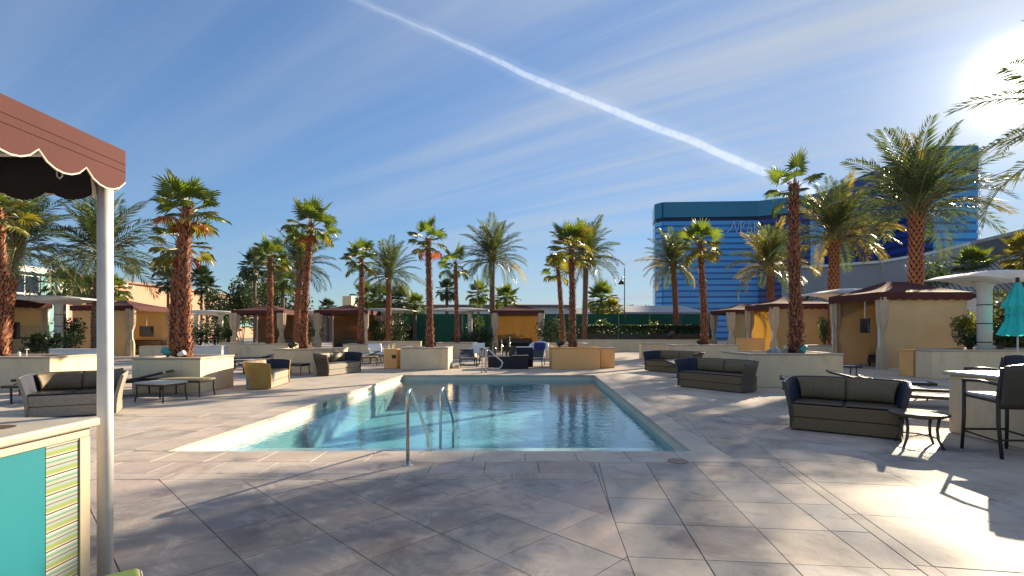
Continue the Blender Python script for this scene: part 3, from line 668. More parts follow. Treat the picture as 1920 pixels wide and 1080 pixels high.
def cabana(label, cx_, cy_, w, d, walls, rz=0.0, eave=2.78, val=.30, apex=3.55, curtains=(), posts=True, roof='maroon', wall='canvas', back=None, furniture=True, inner=None):
    """walls: letters F(ront -y) B(ack +y) L(-x) R(+x)"""
    t = thing('cabana', label, 'cabana', (cx_, cy_, 0), rz, 'fabric cabanas round the pool'); a, b = w / 2, d / 2; ze = eave + val; o_ = .12
    r_ = max(0, a - b) ; ry = max(0, b - a)
    A = [(-a - o_, -b - o_, ze), (a + o_, -b - o_, ze), (a + o_, b + o_, ze), (-a - o_, b + o_, ze)]
    rr_ = .12
    T = [(-r_ - rr_, -ry - rr_, apex), (r_ + rr_, -ry - rr_, apex), (r_ + rr_, ry + rr_, apex), (-r_ - rr_, ry + rr_, apex)]
    m_ = MB()
    for i in range(4):
        e0, e1, t0, t1 = Vector(A[i]), Vector(A[(i + 1) % 4]), Vector(T[i]), Vector(T[(i + 1) % 4])
        def fn(u, v, e0=e0, e1=e1, t0=t0, t1=t1):
            p = e0.lerp(e1, u).lerp(t0.lerp(t1, u), v); p.z -= .10 * math.sin(math.pi * v) * (.35 + .65 * math.sin(math.pi * u)); return tuple(p)
        m_.grid(fn, 8, 6)
    m_.add(T, [(0, 1, 2, 3)])
    m_.build('roof', roof, t, True)
    m_ = MB(); pts_ = []
    for i in range(4):
        L_ = (Vector(A[i]) - Vector(A[(i + 1) % 4])).length
        e_ = scallop(m_, A[i], A[(i + 1) % 4], ze, eave + .03, max(3, round(L_ / .42)), .05)
    m_.build('valance', roof, t, solid=.012)
    zt_ = eave + .1
    if posts:
        for sx in (-1, 1):
            for sy in (-1, 1): MB().box(sx * a - .035, sx * a + .035, sy * b - .035, sy * b + .035, 0, ze - .02).build('post', 'pole_paint', t)
    W = {'F': ((-a, -b), (a, -b)), 'B': ((a, b), (-a, b)), 'L': ((-a, b), (-a, -b)), 'R': ((a, -b), (a, b))}
    for c_ in walls:
        p, q = Vector(W[c_][0]), Vector(W[c_][1]); nn_ = (q - p).normalized(); nv = Vector((nn_.y, -nn_.x))
        def fn(u, v):
            s = p.lerp(q, .012 + .976 * u) + nv * (.012 * math.sin(u * 21 + v * 3) * math.sin(math.pi * v)); return (s.x, s.y, .05 + zt_ * v)
        MB().grid(fn, 20, 5).build('wall_panel', wall, t, True)
        MB().box(-.5, .5, -.02, .02, 0, .05, Matrix.Translation(Vector(((p.x + q.x) / 2, (p.y + q.y) / 2, .0))) @ Matrix.Rotation(math.atan2(nn_.y, nn_.x), 4, 'Z') @ Matrix.Diagonal(((q - p).length * .98, 1, 1, 1))).build('bottom_rail', 'pole_paint', t)
    for k, (sx, sy, wd) in enumerate(curtains): curtain(t, sx * (a - .12), sy * (b - .02), zt_, wd, k + int(abs(cx_) * 10))
    return t
cabana('largest maroon roofed cabana with tan wall on the right', 16.35, 21.6, 3.5, 2.9, 'FRB', curtains=((-1, -1, .42), (-1, 1, .42)), apex=3.62)
cabana('maroon roofed cabana partly hidden by the tallest fan palm trunk', 16.45, 30.1, 3.5, 3.0, 'FRB', wall='canvas_gold', curtains=((-1, -1, .5), (-1, 1, .5)))
cabana('third and furthest cabana of the right hand row with greyish roof', 17.6, 38.4, 3.6, 3.2, 'FR', wall='canvas_gold', curtains=((-1, -1, .6), (-1, 1, .55)), back=1)
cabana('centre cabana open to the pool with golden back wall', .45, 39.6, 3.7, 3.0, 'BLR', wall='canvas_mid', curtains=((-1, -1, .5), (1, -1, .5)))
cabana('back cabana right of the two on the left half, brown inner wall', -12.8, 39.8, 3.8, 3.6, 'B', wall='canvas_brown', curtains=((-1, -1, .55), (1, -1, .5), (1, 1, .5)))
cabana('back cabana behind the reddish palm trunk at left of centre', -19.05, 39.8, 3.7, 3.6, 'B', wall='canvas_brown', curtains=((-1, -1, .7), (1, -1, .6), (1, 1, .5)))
cabana('left cabana with tan front wall behind the white awning pole', -25.0, 32.7, 3.6, 3.5, 'FLB', curtains=((1, -1, .5), (1, 1, .4)), apex=3.5)
cabana('cabana at the far left edge with open side and hanging black screen', -27.9, 26.5, 3.9, 3.7, 'BL', curtains=((1, 1, .3),), apex=3.5)
# ================================================================ palms
def fan_leaf_mesh(name, mat, droop, seed, fold=.05, n=20, spread=118, tip=1.0):
    rnd = random.Random(seed); m = MB(); pl = .50
    m.m = 1
    m.tube([(0, 0, 0), (pl * .5, 0, .015), (pl + .02, 0, 0)], [.022, .014, .012], 3, False)
    m.m = 0
    for i in range(n):
        a0 = R(-spread + 2 * spread * i / n); a1 = R(-spread + 2 * spread * (i + 1) / n); am = (a0 + a1) / 2
        L = .56 * (1 - .16 * abs(am) / R(spread)) * rnd.uniform(.86, 1.08) * tip; k = .56 * L
        dr = droop * rnd.uniform(.7, 1.3)
        def P_(a, r, z=0): return (pl + r * math.cos(a) * (1 - .22 * (r / .6) * droop), r * math.sin(a), z - dr * .55 * (max(0, r - .1)) ** 1.6 + .10 * abs(math.sin(a)) * r)
        am2 = am + rnd.uniform(-.05, .05)
        m.add([P_(am, .0), P_(a0, k), P_(am, k, fold * .5), P_(a1, k), P_(am2, L * .82, fold * .2), P_(am2 + rnd.uniform(-.04, .04), L, -droop * .12 * rnd.random())],
              [(0, 1, 2), (0, 2, 3), (1, 4, 2), (2, 4, 3), (1, 5, 4), (4, 5, 3)])
    return m.mesh(name, [mat, 'petiole'])
FAN = {k: [fan_leaf_mesh('fan_leaf', k, d, 10 * j + i) for i, d in enumerate((.15, .5, 1.0, 1.7))] for j, k in enumerate(('fan_green', 'fan_yellow', 'fan_dead'))}
def date_frond_mesh(name, mat, curve, seed, nl=34, L=1.0, width=1.0):
    rnd = random.Random(seed); m = MB(); pts = []; ang = 0; p = Vector((0, 0, 0)); N = 12
    for i in range(N + 1):
        pts.append(p.copy()); ang = -curve * (i / N) ** 1.35; p = p + Vector((math.cos(ang), 0, math.sin(ang))) * (L / N)
    m.m = 1; m.tube(pts[::2], [.016, .012, .009, .007, .005, .003, .0015], 3, False); m.m = 0
    for i in range(nl):
        t = .17 + .83 * i / nl; f_ = t * N; k = min(int(f_), N - 1); q = pts[k].lerp(pts[k + 1], f_ - k); d = (pts[k + 1] - pts[k]).normalized(); up = Vector((-d.z, 0, d.x))
        ll = .25 * width * (math.sin(math.pi * min(1, .20 + .78 * t)) ** .6) * rnd.uniform(.82, 1.12)
        for s in (-1, 1):
            fw = .62 + .35 * t + rnd.uniform(-.12, .12)
            dv = (d * fw + Vector((0, s, 0)) * rnd.uniform(.85, 1.0) + up * rnd.uniform(.10, .42)).normalized()
            e_ = q + dv * ll; e_.z -= ll * rnd.uniform(.12, .45); mid = q + dv * ll * .5; w_ = .0115
            m.add([q, mid + d * w_, mid - d * w_, e_], [(0, 2, 1), (1, 2, 3)])
    return m.mesh(name, [mat, 'petiole'])
DATE = {k: [date_frond_mesh('frond', k, c, 50 + 10 * j + i) for i, c in enumerate((.45, .8, 1.15, 1.55))] for j, k in enumerate(('date_green', 'date_yellow'))}
def trunk(parent, h, dx, r0, r1, seed, boots='boots', bark='bark', rows=34, cols=9, bl=.15, flare=1.3, regular=False, bow=.0, smooth_below=0.0):
    rnd = random.Random(seed); N = 14
    def c(t): return Vector((dx * t ** 1.4 + bow * math.sin(math.pi * t), .04 * math.sin(5 * t + seed), h * t))
    def rad(t): return (r0 + (r1 - r0) * t) * (1 + (flare - 1) * math.exp(-t * h / .35)) * (1 + .05 * math.sin(t * 17 + seed))
    MB().tube([c(i / N) for i in range(N + 1)], [rad(i / N) * .86 for i in range(N + 1)], 12).build('trunk', bark, parent, True)
    m = MB()
    for i in range(rows):
        for j in range(cols):
            t = (i + (0 if regular else rnd.uniform(-.4, .4)) + .5) / rows
            if t < smooth_below: continue
            a = 2 * math.pi * (j + (i % 2) * .5 + (0 if regular else rnd.uniform(-.3, .3))) / cols
            p = c(t); r = rad(t) * .86; er = Vector((math.cos(a), math.sin(a), 0)); et = Vector((-math.sin(a), math.cos(a), 0))
            w = 1.05 * math.pi * r / cols * (1 if regular else rnd.uniform(.5, 1.2)); l = bl * (1 if regular else rnd.uniform(.6, 1.4)); o_ = .045 * (1 if regular else rnd.uniform(.4, 1.8)) * (r0 / .2)
            tw = 0 if regular else rnd.uniform(-.5, .5) * w * 2
            b0 = p + er * (r - .01)
            m.add([b0 - et * w, b0 + et * w, b0 + er * (o_ * .8) + et * (w * .7 + tw * .5) + Vector((0, 0, l * .6)), b0 + er * (o_ * .8) + et * (-w * .7 + tw * .5) + Vector((0, 0, l * .6)), b0 + er * o_ * 1.5 + et * tw + Vector((0, 0, l)),
                   b0 + er * .0 + et * tw * .5 + Vector((0, 0, l * .55))],
                  [(0, 1, 2, 3), (3, 2, 4), (2, 5, 4), (3, 4, 5)])
    m.build('leaf_bases', boots, parent, kind='stuff')
    return c(1.0)
def fan_palm(label, px, Y, z0, cpx, cpy, r, Rr, n=22, dead=3, yellow=5, seed=0, tilt=0, up=80, dn=-28, group='fan palms', rows=None, boots='boots', bark='bark', flare=1.3, bow=0.0, cols=9):
    b = at(px, Y); t = thing('fan_palm', label, 'palm tree', (b.x, b.y, z0), 0, group)
    h = zy(cpy, Y) - z0; dx = (cpx - px) / F * Y
    r *= .76
    top = trunk(t, h, dx, r, r * .72, seed, boots, bark, rows or int(h * 9.5), cols + 3, .14, flare, bow=bow)
    rnd = random.Random(seed * 3 + 1); n = max(8, int(n * .85))
    for i in range(n):
        f_ = (i + .5) / n; el = R(up + (dn - up) * f_ ** .9 + rnd.uniform(-7, 7)); ph = i * 2.39996 + seed + rnd.uniform(-.2, .2)
        d = Vector((math.cos(el) * math.cos(ph), math.cos(el) * math.sin(ph), math.sin(el)))
        k = n - 1 - i
        mat = 'fan_dead' if k < dead else ('fan_yellow' if k < dead + yellow else 'fan_green')
        v = 3 if k < dead else min(2, int(f_ * 2.4 + rnd.uniform(0, .8)))
        s = Rr * rnd.uniform(.85, 1.12) * (.82 if k < dead else 1)
        M = frame_mat(d, Vector((0, 0, 1)), top + Vector((0, 0, -.02 - .28 * f_)) + d * .02, s) @ Matrix.Rotation(rnd.uniform(-.45, .45), 4, 'X')
        inst('frond', FAN[mat][v], t, M)
    return t
def date_palm(label, px, Y, z0, cpx, cpy, r, L, n=46, yellow=0, seed=0, group='feather leaved date palms', up=84, dn=-16, flare=1.12, boots='boots', bark='bark', visible_phi=None, dense=1, bow=0.0):
    b = at(px, Y); t = thing('date_palm', label, 'palm tree', (b.x, b.y, z0), 0, group)
    h = zy(cpy, Y) - z0; dx = (cpx - px) / F * Y
    r *= .88
    top = trunk(t, h, dx, r, r * .92, seed, boots, bark, int(h * 5.5), 10, .22, flare, regular=True, bow=bow)
    # bulge of cut leaf stalks under the crown
    m = MB(); rnd = random.Random(seed * 5 + 2)
    for i in range(46):
        a = i * 2.39996; f_ = i / 46; er = Vector((math.cos(a), math.sin(a), 0)); p = top + Vector((0, 0, -.75 * f_ + .1)) + er * r * .6
        m.tube([p, p + er * r * .9 + Vector((0, 0, .45))], [.05, .02], 4, False)
    m.build('leaf_stalks', 'petiole', t, kind='stuff')
    for i in range(n):
        f_ = (i + .5) / n; el = R(up + (dn - up) * f_ ** 1.15 + rnd.uniform(-6, 6)); ph = i * 2.39996 + seed + rnd.uniform(-.25, .25)
        d = Vector((math.cos(el) * math.cos(ph), math.cos(el) * math.sin(ph), math.sin(el)))
        mat = 'date_yellow' if rnd.random() < yellow * (.4 + f_) else 'date_green'
        v = min(3, max(0, int(f_ * 3.2 + rnd.uniform(-.2, .9))))
        s = L * rnd.uniform(.86, 1.1)
        M = frame_mat(d, Vector((0, 0, 1)), top + Vector((0, 0, .05 - .35 * f_)) + d * .05, s) @ Matrix.Rotation(rnd.uniform(-.35, .35), 4, 'X')
        inst('frond', DATE[mat][v], t, M)
    return t
FP, DP = fan_palm, date_palm
FP('thick trunked fan palm with orange dead fronds in the big left planter', 343, 13.35, .85, 351, 388, .235, .98, 24, 3, 3, 1, cols=10)
FP('shorter second fan palm head growing beside the thick left trunk', 326, 13.9, .85, 338, 452, .19, .92, 16, 1, 6, 2, cols=9, dn=-40)
FP('tall leaning fan palm behind the dark loveseats', 569, 19.3, .85, 583, 420, .21, 1.12, 24, 1, 2, 3, dn=-40)
FP('fan palm with reddish trunk in front of the leftmost back cabana', 507, 26.5, .82, 506, 482, .235, 1.18, 24, 0, 5, 4)
FP('fan palm in front of the cabana with brown inner wall', 677, 26.5, .82, 678, 484, .22, 1.15, 20, 0, 3, 5, dn=-40)
FP('slim fan palm with two dead fronds at the far left pool corner', 806, 20.9, .85, 803, 448, .21, 1.02, 16, 2, 3, 6, dn=-48)
FP('dark headed fan palm left of the tall centre date palm', 857, 29.4, .82, 854, 492, .19, 1.12, 15, 0, 0, 7, dn=-50)
FP('sunlit golden fan palm in the peach pool planter', 1074, 21.1, .85, 1071, 462, .21, 1.22, 26, 0, 17, 8, dn=-35)
FP('shorter fan palm just left of the golden one', 1055, 27.8, .82, 1046, 500, .2, 1.05, 16, 0, 4, 9, dn=-50)
FP('bright green fan palm left of the tower lettering', 1321, 24.8, .85, 1313, 455, .25, 1.18, 24, 0, 12, 10, dn=-45)
FP('tallest slim fan palm with sparse crown in the long right planter', 1492, 14.55, .9, 1488, 345, .245, .92, 9, 0, 0, 11, dn=-48, flare=1.45, cols=11)
FP('fan palm trunk cut by the left edge of the picture', 2, 13.8, .85, -2, 392, .22, .95, 20, 0, 9, 12, boots='boots')
DP('large grey green date palm behind the white awning pole', 180, 28, 0, 190, 476, .30, 3.5, 44, .0, 21, boots='boots_grey', bark='bark_grey')
DP('date palm drooping over the glass building at far left', 10, 25, 0, 28, 462, .30, 3.5, 44, .0, 22)
DP('blue green date palm behind the leaning fan palm', 556, 36, 0, 562, 496, .28, 3.0, 42, .0, 23)
DP('date palm with arching fronds left of the slim fan palm', 728, 40, 0, 729, 514, .26, 2.9, 42, .0, 24)
DP('symmetrical date palm standing alone above the centre cabana', 924, 40, 0, 922, 484, .27, 3.2, 50, .05, 25, boots='boots_grey', bark='bark_grey')
DP('wide date palm behind the golden fan palm', 1096, 40, 0, 1099, 482, .26, 3.2, 46, .05, 26, boots='boots_grey', bark='bark_grey')
DP('date palm at the left corner of the blue tower', 1269, 42, 0, 1262, 494, .28, 3.0, 42, .12, 27)
DP('date palm with yellowing fronds before the middle of the tower', 1447, 38, 0, 1443, 496, .30, 3.3, 44, .45, 28)
DP('second large date palm at right, just left of the biggest', 1562, 28, 0, 1566, 440, .34, 3.2, 42, .40, 29, dn=-10)
DP('biggest date palm above the largest maroon cabana', 1720, 24, 0, 1718, 392, .37, 3.9, 42, .12, 30, up=84, dn=-4)
DP('date palm whose frond tips enter at the right edge', 2075, 9.0, 0, 2070, 225, .26, 2.4, 24, .1, 31)

CROWN_F = []
def crown_mesh(kind, n, seed, dn):
    rnd = random.Random(seed); m = MB(); srcs = FAN if kind != 'date' else DATE
    for i in range(n):
        f_ = (i + .5) / n; el = R(84 + (dn - 84) * f_ + rnd.uniform(-8, 8)); ph = i * 2.39996
        d = Vector((math.cos(el) * math.cos(ph), math.cos(el) * math.sin(ph), math.sin(el)))
        me = FAN['fan_green'][min(2, int(f_ * 3))]; M = frame_mat(d, Vector((0, 0, 1)), d * .02, rnd.uniform(.85, 1.1))
        m.add([M @ v.co for v in me.vertices], [tuple(p.vertices) for p in me.polygons])
    return m
CM = {k: [crown_mesh('fan', 26, s, dn).mesh('crown', k) for s, dn in ((1, -35), (2, -60))] for k in ('fan_green', 'shrub_dark', 'fan_yellow')}
TM = MB().tube([(0, 0, 0), (.01, 0, .5), (0, 0, 1)], [1.15, 1.0, .85], 8).mesh('trunk', 'bark_grey')
def far_palm(label, px, Y, cpy, Rr, seed, mat='fan_green', r=.17, z0=0.0, name='fan_palm', group='small background palms'):
    b = at(px, Y, z0); t = thing(name, label, 'palm tree', b, seed * 1.3, group); h = zy(cpy, Y) - z0
    inst('trunk', TM, t, Matrix.Diagonal((r, r, h, 1))); inst('crown', CM[mat][seed % 2], t, Matrix.Translation((0, 0, h)) @ Matrix.Diagonal((Rr, Rr, Rr, 1)))
    return t
far_palm('thin tall distant palm standing against the peach building', 250, 85, 500, 1.6, 1, r=.16)
far_palm('distant twin palm left of the thick left trunk, taller one', 315, 66, 505, 2.2, 2, 'shrub_dark')
far_palm('distant twin palm left of the thick left trunk, lower one', 322, 64, 528, 2.0, 3, 'shrub_dark')
far_palm('distant palm right of the thick left trunk', 378, 72, 522, 2.0, 4, 'shrub_dark')
far_palm('lower distant palm right of the thick left trunk', 388, 70, 540, 2.0, 5, 'shrub_dark')
far_palm('bushy fan palm in front of the glass building', 120, 45, 538, 2.0, 6, 'fan_green')
far_palm('bushy palm left of the white awning pole', 166, 42, 548, 1.6, 7, 'fan_green')
far_palm('bushy pale palm right of the white awning pole', 212, 43, 545, 1.6, 8, 'fan_green')
far_palm('dark palm rising from the tree clump on the left', 478, 55, 500, 2.0, 9, 'shrub_dark')
far_palm('sunlit palm behind the reddish trunk', 530, 50, 532, 2.2, 10, 'fan_green')
far_palm('small upright palm between slim palm and dark headed palm', 838, 50, 545, 1.3, 11, 'shrub_dark')
far_palm('short fan palm before the green fence on a straight stem', 778, 44, 572, 1.25, 12, 'fan_green')
far_palm('bushy palm left of the lone centre date palm', 897, 52, 552, 1.5, 13, 'fan_green')
far_palm('bushy palm right of the lone centre date palm', 948, 52, 562, 1.7, 14, 'fan_green')
far_palm('bushy palm right of the golden palm above the fence', 1128, 54, 562, 2.1, 15, 'fan_green')
far_palm('low spiky palm beside the fence behind the lamp post', 1148, 50, 580, 1.3, 16, 'fan_yellow')
far_palm('bushy palm behind the brown wall cabana', 712, 50, 562, 1.8, 17, 'fan_green')
far_palm('bushy palm left of the slim pool corner palm', 748, 50, 566, 1.8, 18, 'shrub_dark')
far_palm('dark palm bush behind the reddish cabana palm', 688, 52, 558, 1.7, 19, 'fan_green')
far_palm('small palm on the slope by the grey arena wall', 1824, 34, 500, 1.5, 20, 'fan_green')
far_palm('golden palm at the right edge above the pergola', 1925, 28, 478, 1.5, 21, 'fan_yellow')
far_palm('tiny palm left of the tan roof block', 615, 70, 578, 1.5, 22, 'shrub_dark')

# ================================================================ shrubs, trees, hedges
def leaf_cloud(m, lumps, n, ls, seed, hang=.0):
    rnd = random.Random(seed); tot = sum(l[3] * l[4] * l[5] for l in lumps)
    for (x, y, z, a, b, c) in lumps:
        for _ in range(max(6, int(n * a * b * c / tot))):
            while True:
                q = Vector((rnd.uniform(-1, 1), rnd.uniform(-1, 1), rnd.uniform(-1, 1)))
                if q.length <= 1: break
            q = q.normalized() * (q.length ** .45) * rnd.uniform(.8, 1.12)
            p = Vector((x + q.x * a, y + q.y * b, z + q.z * c)); d = Vector((rnd.gauss(0, 1), rnd.gauss(0, 1), rnd.gauss(.3, .8))).normalized(); s = Vector((rnd.gauss(0, 1), rnd.gauss(0, 1), rnd.gauss(0, 1))).cross(d).normalized()
            L = ls * rnd.uniform(.6, 1.4); w = L * .28
            m.add([p, p + d * L * .5 + s * w, p + d * L, p + d * L * .5 - s * w], [(0, 1, 2, 3)])
def lumpy(w, d, h, k, seed, z0=0.0):
    rnd = random.Random(seed); L = []
    for i in range(k):
        L.append((rnd.uniform(-.36, .36) * w, rnd.uniform(-.3, .3) * d, z0 + rnd.uniform(.28, .78) * h, rnd.uniform(.18, .30) * w, rnd.uniform(.25, .4) * d, rnd.uniform(.16, .26) * h))
    return L
def shrub(label, px, Y, w, h, d, mat='shrub', n=1400, ls=.16, seed=0, z0=0.0, k=9, name='shrub', cat='shrub', group='shrubs and small trees', stem=True):
    b = at(px, Y, z0); t = thing(name, label, cat, b, 0, group); m = MB(); leaf_cloud(m, lumpy(w, d, h, k, seed), n, ls, seed)
    m.build('crown', mat, t)
    if stem:
        m = MB(); rnd = random.Random(seed)
        for i in range(4): m.tube([(rnd.uniform(-.05, .05) * w, 0, 0), (rnd.uniform(-.12, .12) * w, rnd.uniform(-.1, .1), h * .3), (rnd.uniform(-.25, .25) * w, rnd.uniform(-.2, .2), h * .65)], [.05, .035, .015], 5)
        m.build('stem', 'bark_grey', t)
    return t
shrub('dark leafy tree at the left of the tree clump', 415, 62, 4.2, 7.2, 4, 'shrub_dark', 2600, .34, 1, k=14, name='tree', cat='tree')
shrub('dark leafy tree in the middle of the tree clump', 452, 60, 4.6, 8.6, 4, 'shrub_dark', 3000, .34, 2, k=15, name='tree', cat='tree')
shrub('green tree behind the reddish cabana palm', 500, 58, 4.6, 8.0, 4, 'shrub', 2600, .32, 3, k=14, name='tree', cat='tree')
shrub('dark tree between the leaning palm and date palm', 545, 58, 4.0, 6.8, 4, 'shrub_dark', 2200, .32, 4, k=12, name='tree', cat='tree')
shrub('low tree behind the third back cabana roof', 765, 56, 3.2, 5.4, 3, 'shrub', 1600, .28, 5, k=10, name='tree', cat='tree')
shrub('low dark tree line spot left of the blue tower', 1182, 90, 3.4, 6.4, 3, 'shrub_dark', 900, .35, 6, name='tree', cat='tree')
shrub('second low dark tree left of the blue tower', 1208, 92, 3.2, 6.2, 3, 'shrub_dark', 900, .35, 7, name='tree', cat='tree')
shrub('dark bush row left of the second large date palm', 1530, 44, 3.4, 5.6, 2.5, 'shrub_dark', 2000, .22, 8, k=12)
shrub('broad dark bush between the two largest date palms', 1625, 40, 4.6, 5.7, 2.6, 'shrub_dark', 2800, .22, 9, k=16)
shrub('dark bush right of the broad bush by the biggest palm', 1690, 38, 2.6, 5.2, 2.2, 'shrub_dark', 1500, .22, 10, k=10)
shrub('leafy tree just right of the biggest date palm trunk', 1762, 34, 3.1, 6.6, 2.6, 'shrub', 2400, .22, 11, k=14, name='tree', cat='tree')
shrub('leafy low tree before the arena wall at right', 1800, 35, 2.4, 5.6, 2.4, 'shrub', 1300, .22, 12, name='tree', cat='tree')
shrub('yellow green bush left of the pergola column', 1822, 18.3, .95, 1.35, .9, 'shrub_yellow', 900, .12, 13, z0=.9)
shrub('clipped dark round bush at the foot of the pergola column', 1818, 17.4, .85, .75, .8, 'shrub_dark', 1400, .07, 14, z0=.88, k=14)
shrub('dark leafy bush right of the pergola column', 1876, 17.8, 1.3, 1.1, 1.0, 'shrub_dark', 1600, .10, 15, z0=.88, k=12)
shrub('tall dark bush behind the closed umbrella', 1905, 19.5, 1.8, 3.2, 1.2, 'shrub_dark', 2800, .13, 16, z0=0, k=16)
shrub('tall yellow green bush behind the pergola column', 1882, 20.5, 1.3, 3.2, 1.0, 'shrub_yellow', 1300, .13, 17, k=9, z0=.0)
shrub('two tier clipped round bush between the maroon cabanas', 1546, 22.4, .55, 1.35, .5, 'shrub', 1000, .07, 18, z0=.9, k=8)
shrub('leafy shrub at the foot of the far left pergola', 95, 25.5, 2.2, 1.7, 1.2, 'shrub_dark', 1800, .13, 19, k=12)
shrub('tall shrub between pergola column and the left tan cabana', 128, 27.8, 1.4, 2.6, 1.0, 'shrub_dark', 1600, .13, 20, k=12)
for i, (px, Y, w, h, lab, mt) in enumerate([
    (345, 42, 2.2, 2.6, 'dark shrub right of the thick left trunk', 'shrub_dark'), (375, 41.5, 2.4, 2.7, 'dark shrub between the two white pergola columns', 'shrub_dark'),
    (405, 43, 2.2, 2.4, 'shrub under the right end of the white pergola', 'shrub_dark'), (428, 41, 1.3, 2.9, 'bright green shrub left of the leftmost back cabana', 'shrub'),
    (578, 43, 3.0, 3.1, 'dark shrub behind the leaning fan palm trunk', 'shrub_dark'), (712, 40.5, 1.6, 2.8, 'dark shrub right of the brown wall cabana', 'shrub_dark'),
    (742, 40.5, 2.2, 2.9, 'leafy shrub at the left end of the green fence', 'shrub_dark'), (765, 44.5, 2.0, 2.2, 'low dark shrub before the green fence', 'shrub_dark'),
    (893, 43, 1.6, 2.9, 'pale green shrub beside the pergola before the fence', 'shrub'), (905, 36.5, 1.5, 1.9, 'dark shrub left of the centre cabana curtain', 'shrub_dark'),
    (1032, 36.5, 2.4, 2.6, 'dark shrub right of the centre cabana', 'shrub_dark'), (968, 42.6, 4.2, 1.9, 'unseen dark shrub added behind the centre cabana to shade its back wall', 'shrub_dark'), (870, 36, 2.2, 1.7, 'dark low shrub under the centre pergola', 'shrub_dark'),  # shrub behind the centre cabana is added to shade its lower back wall
    (1130, 43, 1.6, 2.7, 'pale green shrub rising over the hedge', 'shrub'), (1236, 43, 1.8, 2.6, 'yellowish shrub rising over the long hedge', 'shrub_yellow')]):
    shrub(lab, px, Y, w, h, 1.2, mt, 1100, .17, 40 + i, k=10)
def hedge(label, px0, px1, Y, z0, z1, seed):
    a, b = at(px0, Y), at(px1, Y); w = b.x - a.x; t = thing('hedge', label, 'hedge', ((a.x + b.x) / 2, Y, 0), 0, 'clipped hedges by the fence'); m = MB()
    rnd = random.Random(seed); n = int(w * 1300)
    for _ in range(n):
        p = Vector((rnd.uniform(-w / 2, w / 2), rnd.uniform(-.5, .5), rnd.uniform(z0, z1) if rnd.random() < .5 else z1 - abs(rnd.gauss(0, .06)))); d = Vector((rnd.gauss(0, 1), rnd.gauss(0, 1), rnd.gauss(.3, .8))).normalized(); s = Vector((rnd.gauss(0, 1), rnd.gauss(0, 1), rnd.gauss(0, 1))).cross(d).normalized()
        L = rnd.uniform(.08, .17); m.add([p, p + d * L * .5 + s * L * .3, p + d * L, p + d * L * .5 - s * L * .3], [(0, 1, 2, 3)])
    m.build('crown', 'shrub_dark', t); m = MB()
    for i in range(int(w / .5)):
        x = -w / 2 + .25 + i * .5; m.tube([(x, 0, 0), (x + rnd.uniform(-.1, .1), 0, z0 + .2)], [.03, .02], 5)
    m.build('stem', 'bark_grey', t); 
    MB().box(-w / 2, w / 2, -.62, -.56, .9, 1.25).build('edging_board', 'dark_metal', t)
hedge('shorter clipped hedge right of the golden palm', 1086, 1155, 40.6, 1.3, 1.95, 1)
hedge('long clipped hedge along the green fence under the tower', 1162, 1330, 40.6, 1.3, 1.95, 2)

# ================================================================ street lamps
def lamp_post(label, px, Y, topy):
    b = at(px, Y); h = zy(topy, Y); t = thing('lamp_post', label, 'street lamp', b, 0, 'dark lamp posts')
    MB().tube([(0, 0, 0), (0, 0, .5), (0, 0, .55), (0, 0, h)], [.10, .10, .055, .035], 8).build('post', 'dark_metal', t)
    MB().tube([(-.02, 0, h * .86), (-.16, 0, h * .90), (-.27, 0, h * .88), (-.27, 0, h * .85)], .02, 6).build('bracket', 'dark_metal', t)
    MB().tube([(-.27, 0, h * .86), (-.27, 0, h * .845), (-.27, 0, h * .83), (-.27, 0, h * .795)], [.04, .07, .17, .32], 12).build('lamp_shade', 'dark_metal', t, True)
lamp_post('tall dark lamp post between the wide date palm and the tower', 1171, 45, 502)
lamp_post('dark lamp post left of the lone centre date palm', 895, 45, 515)

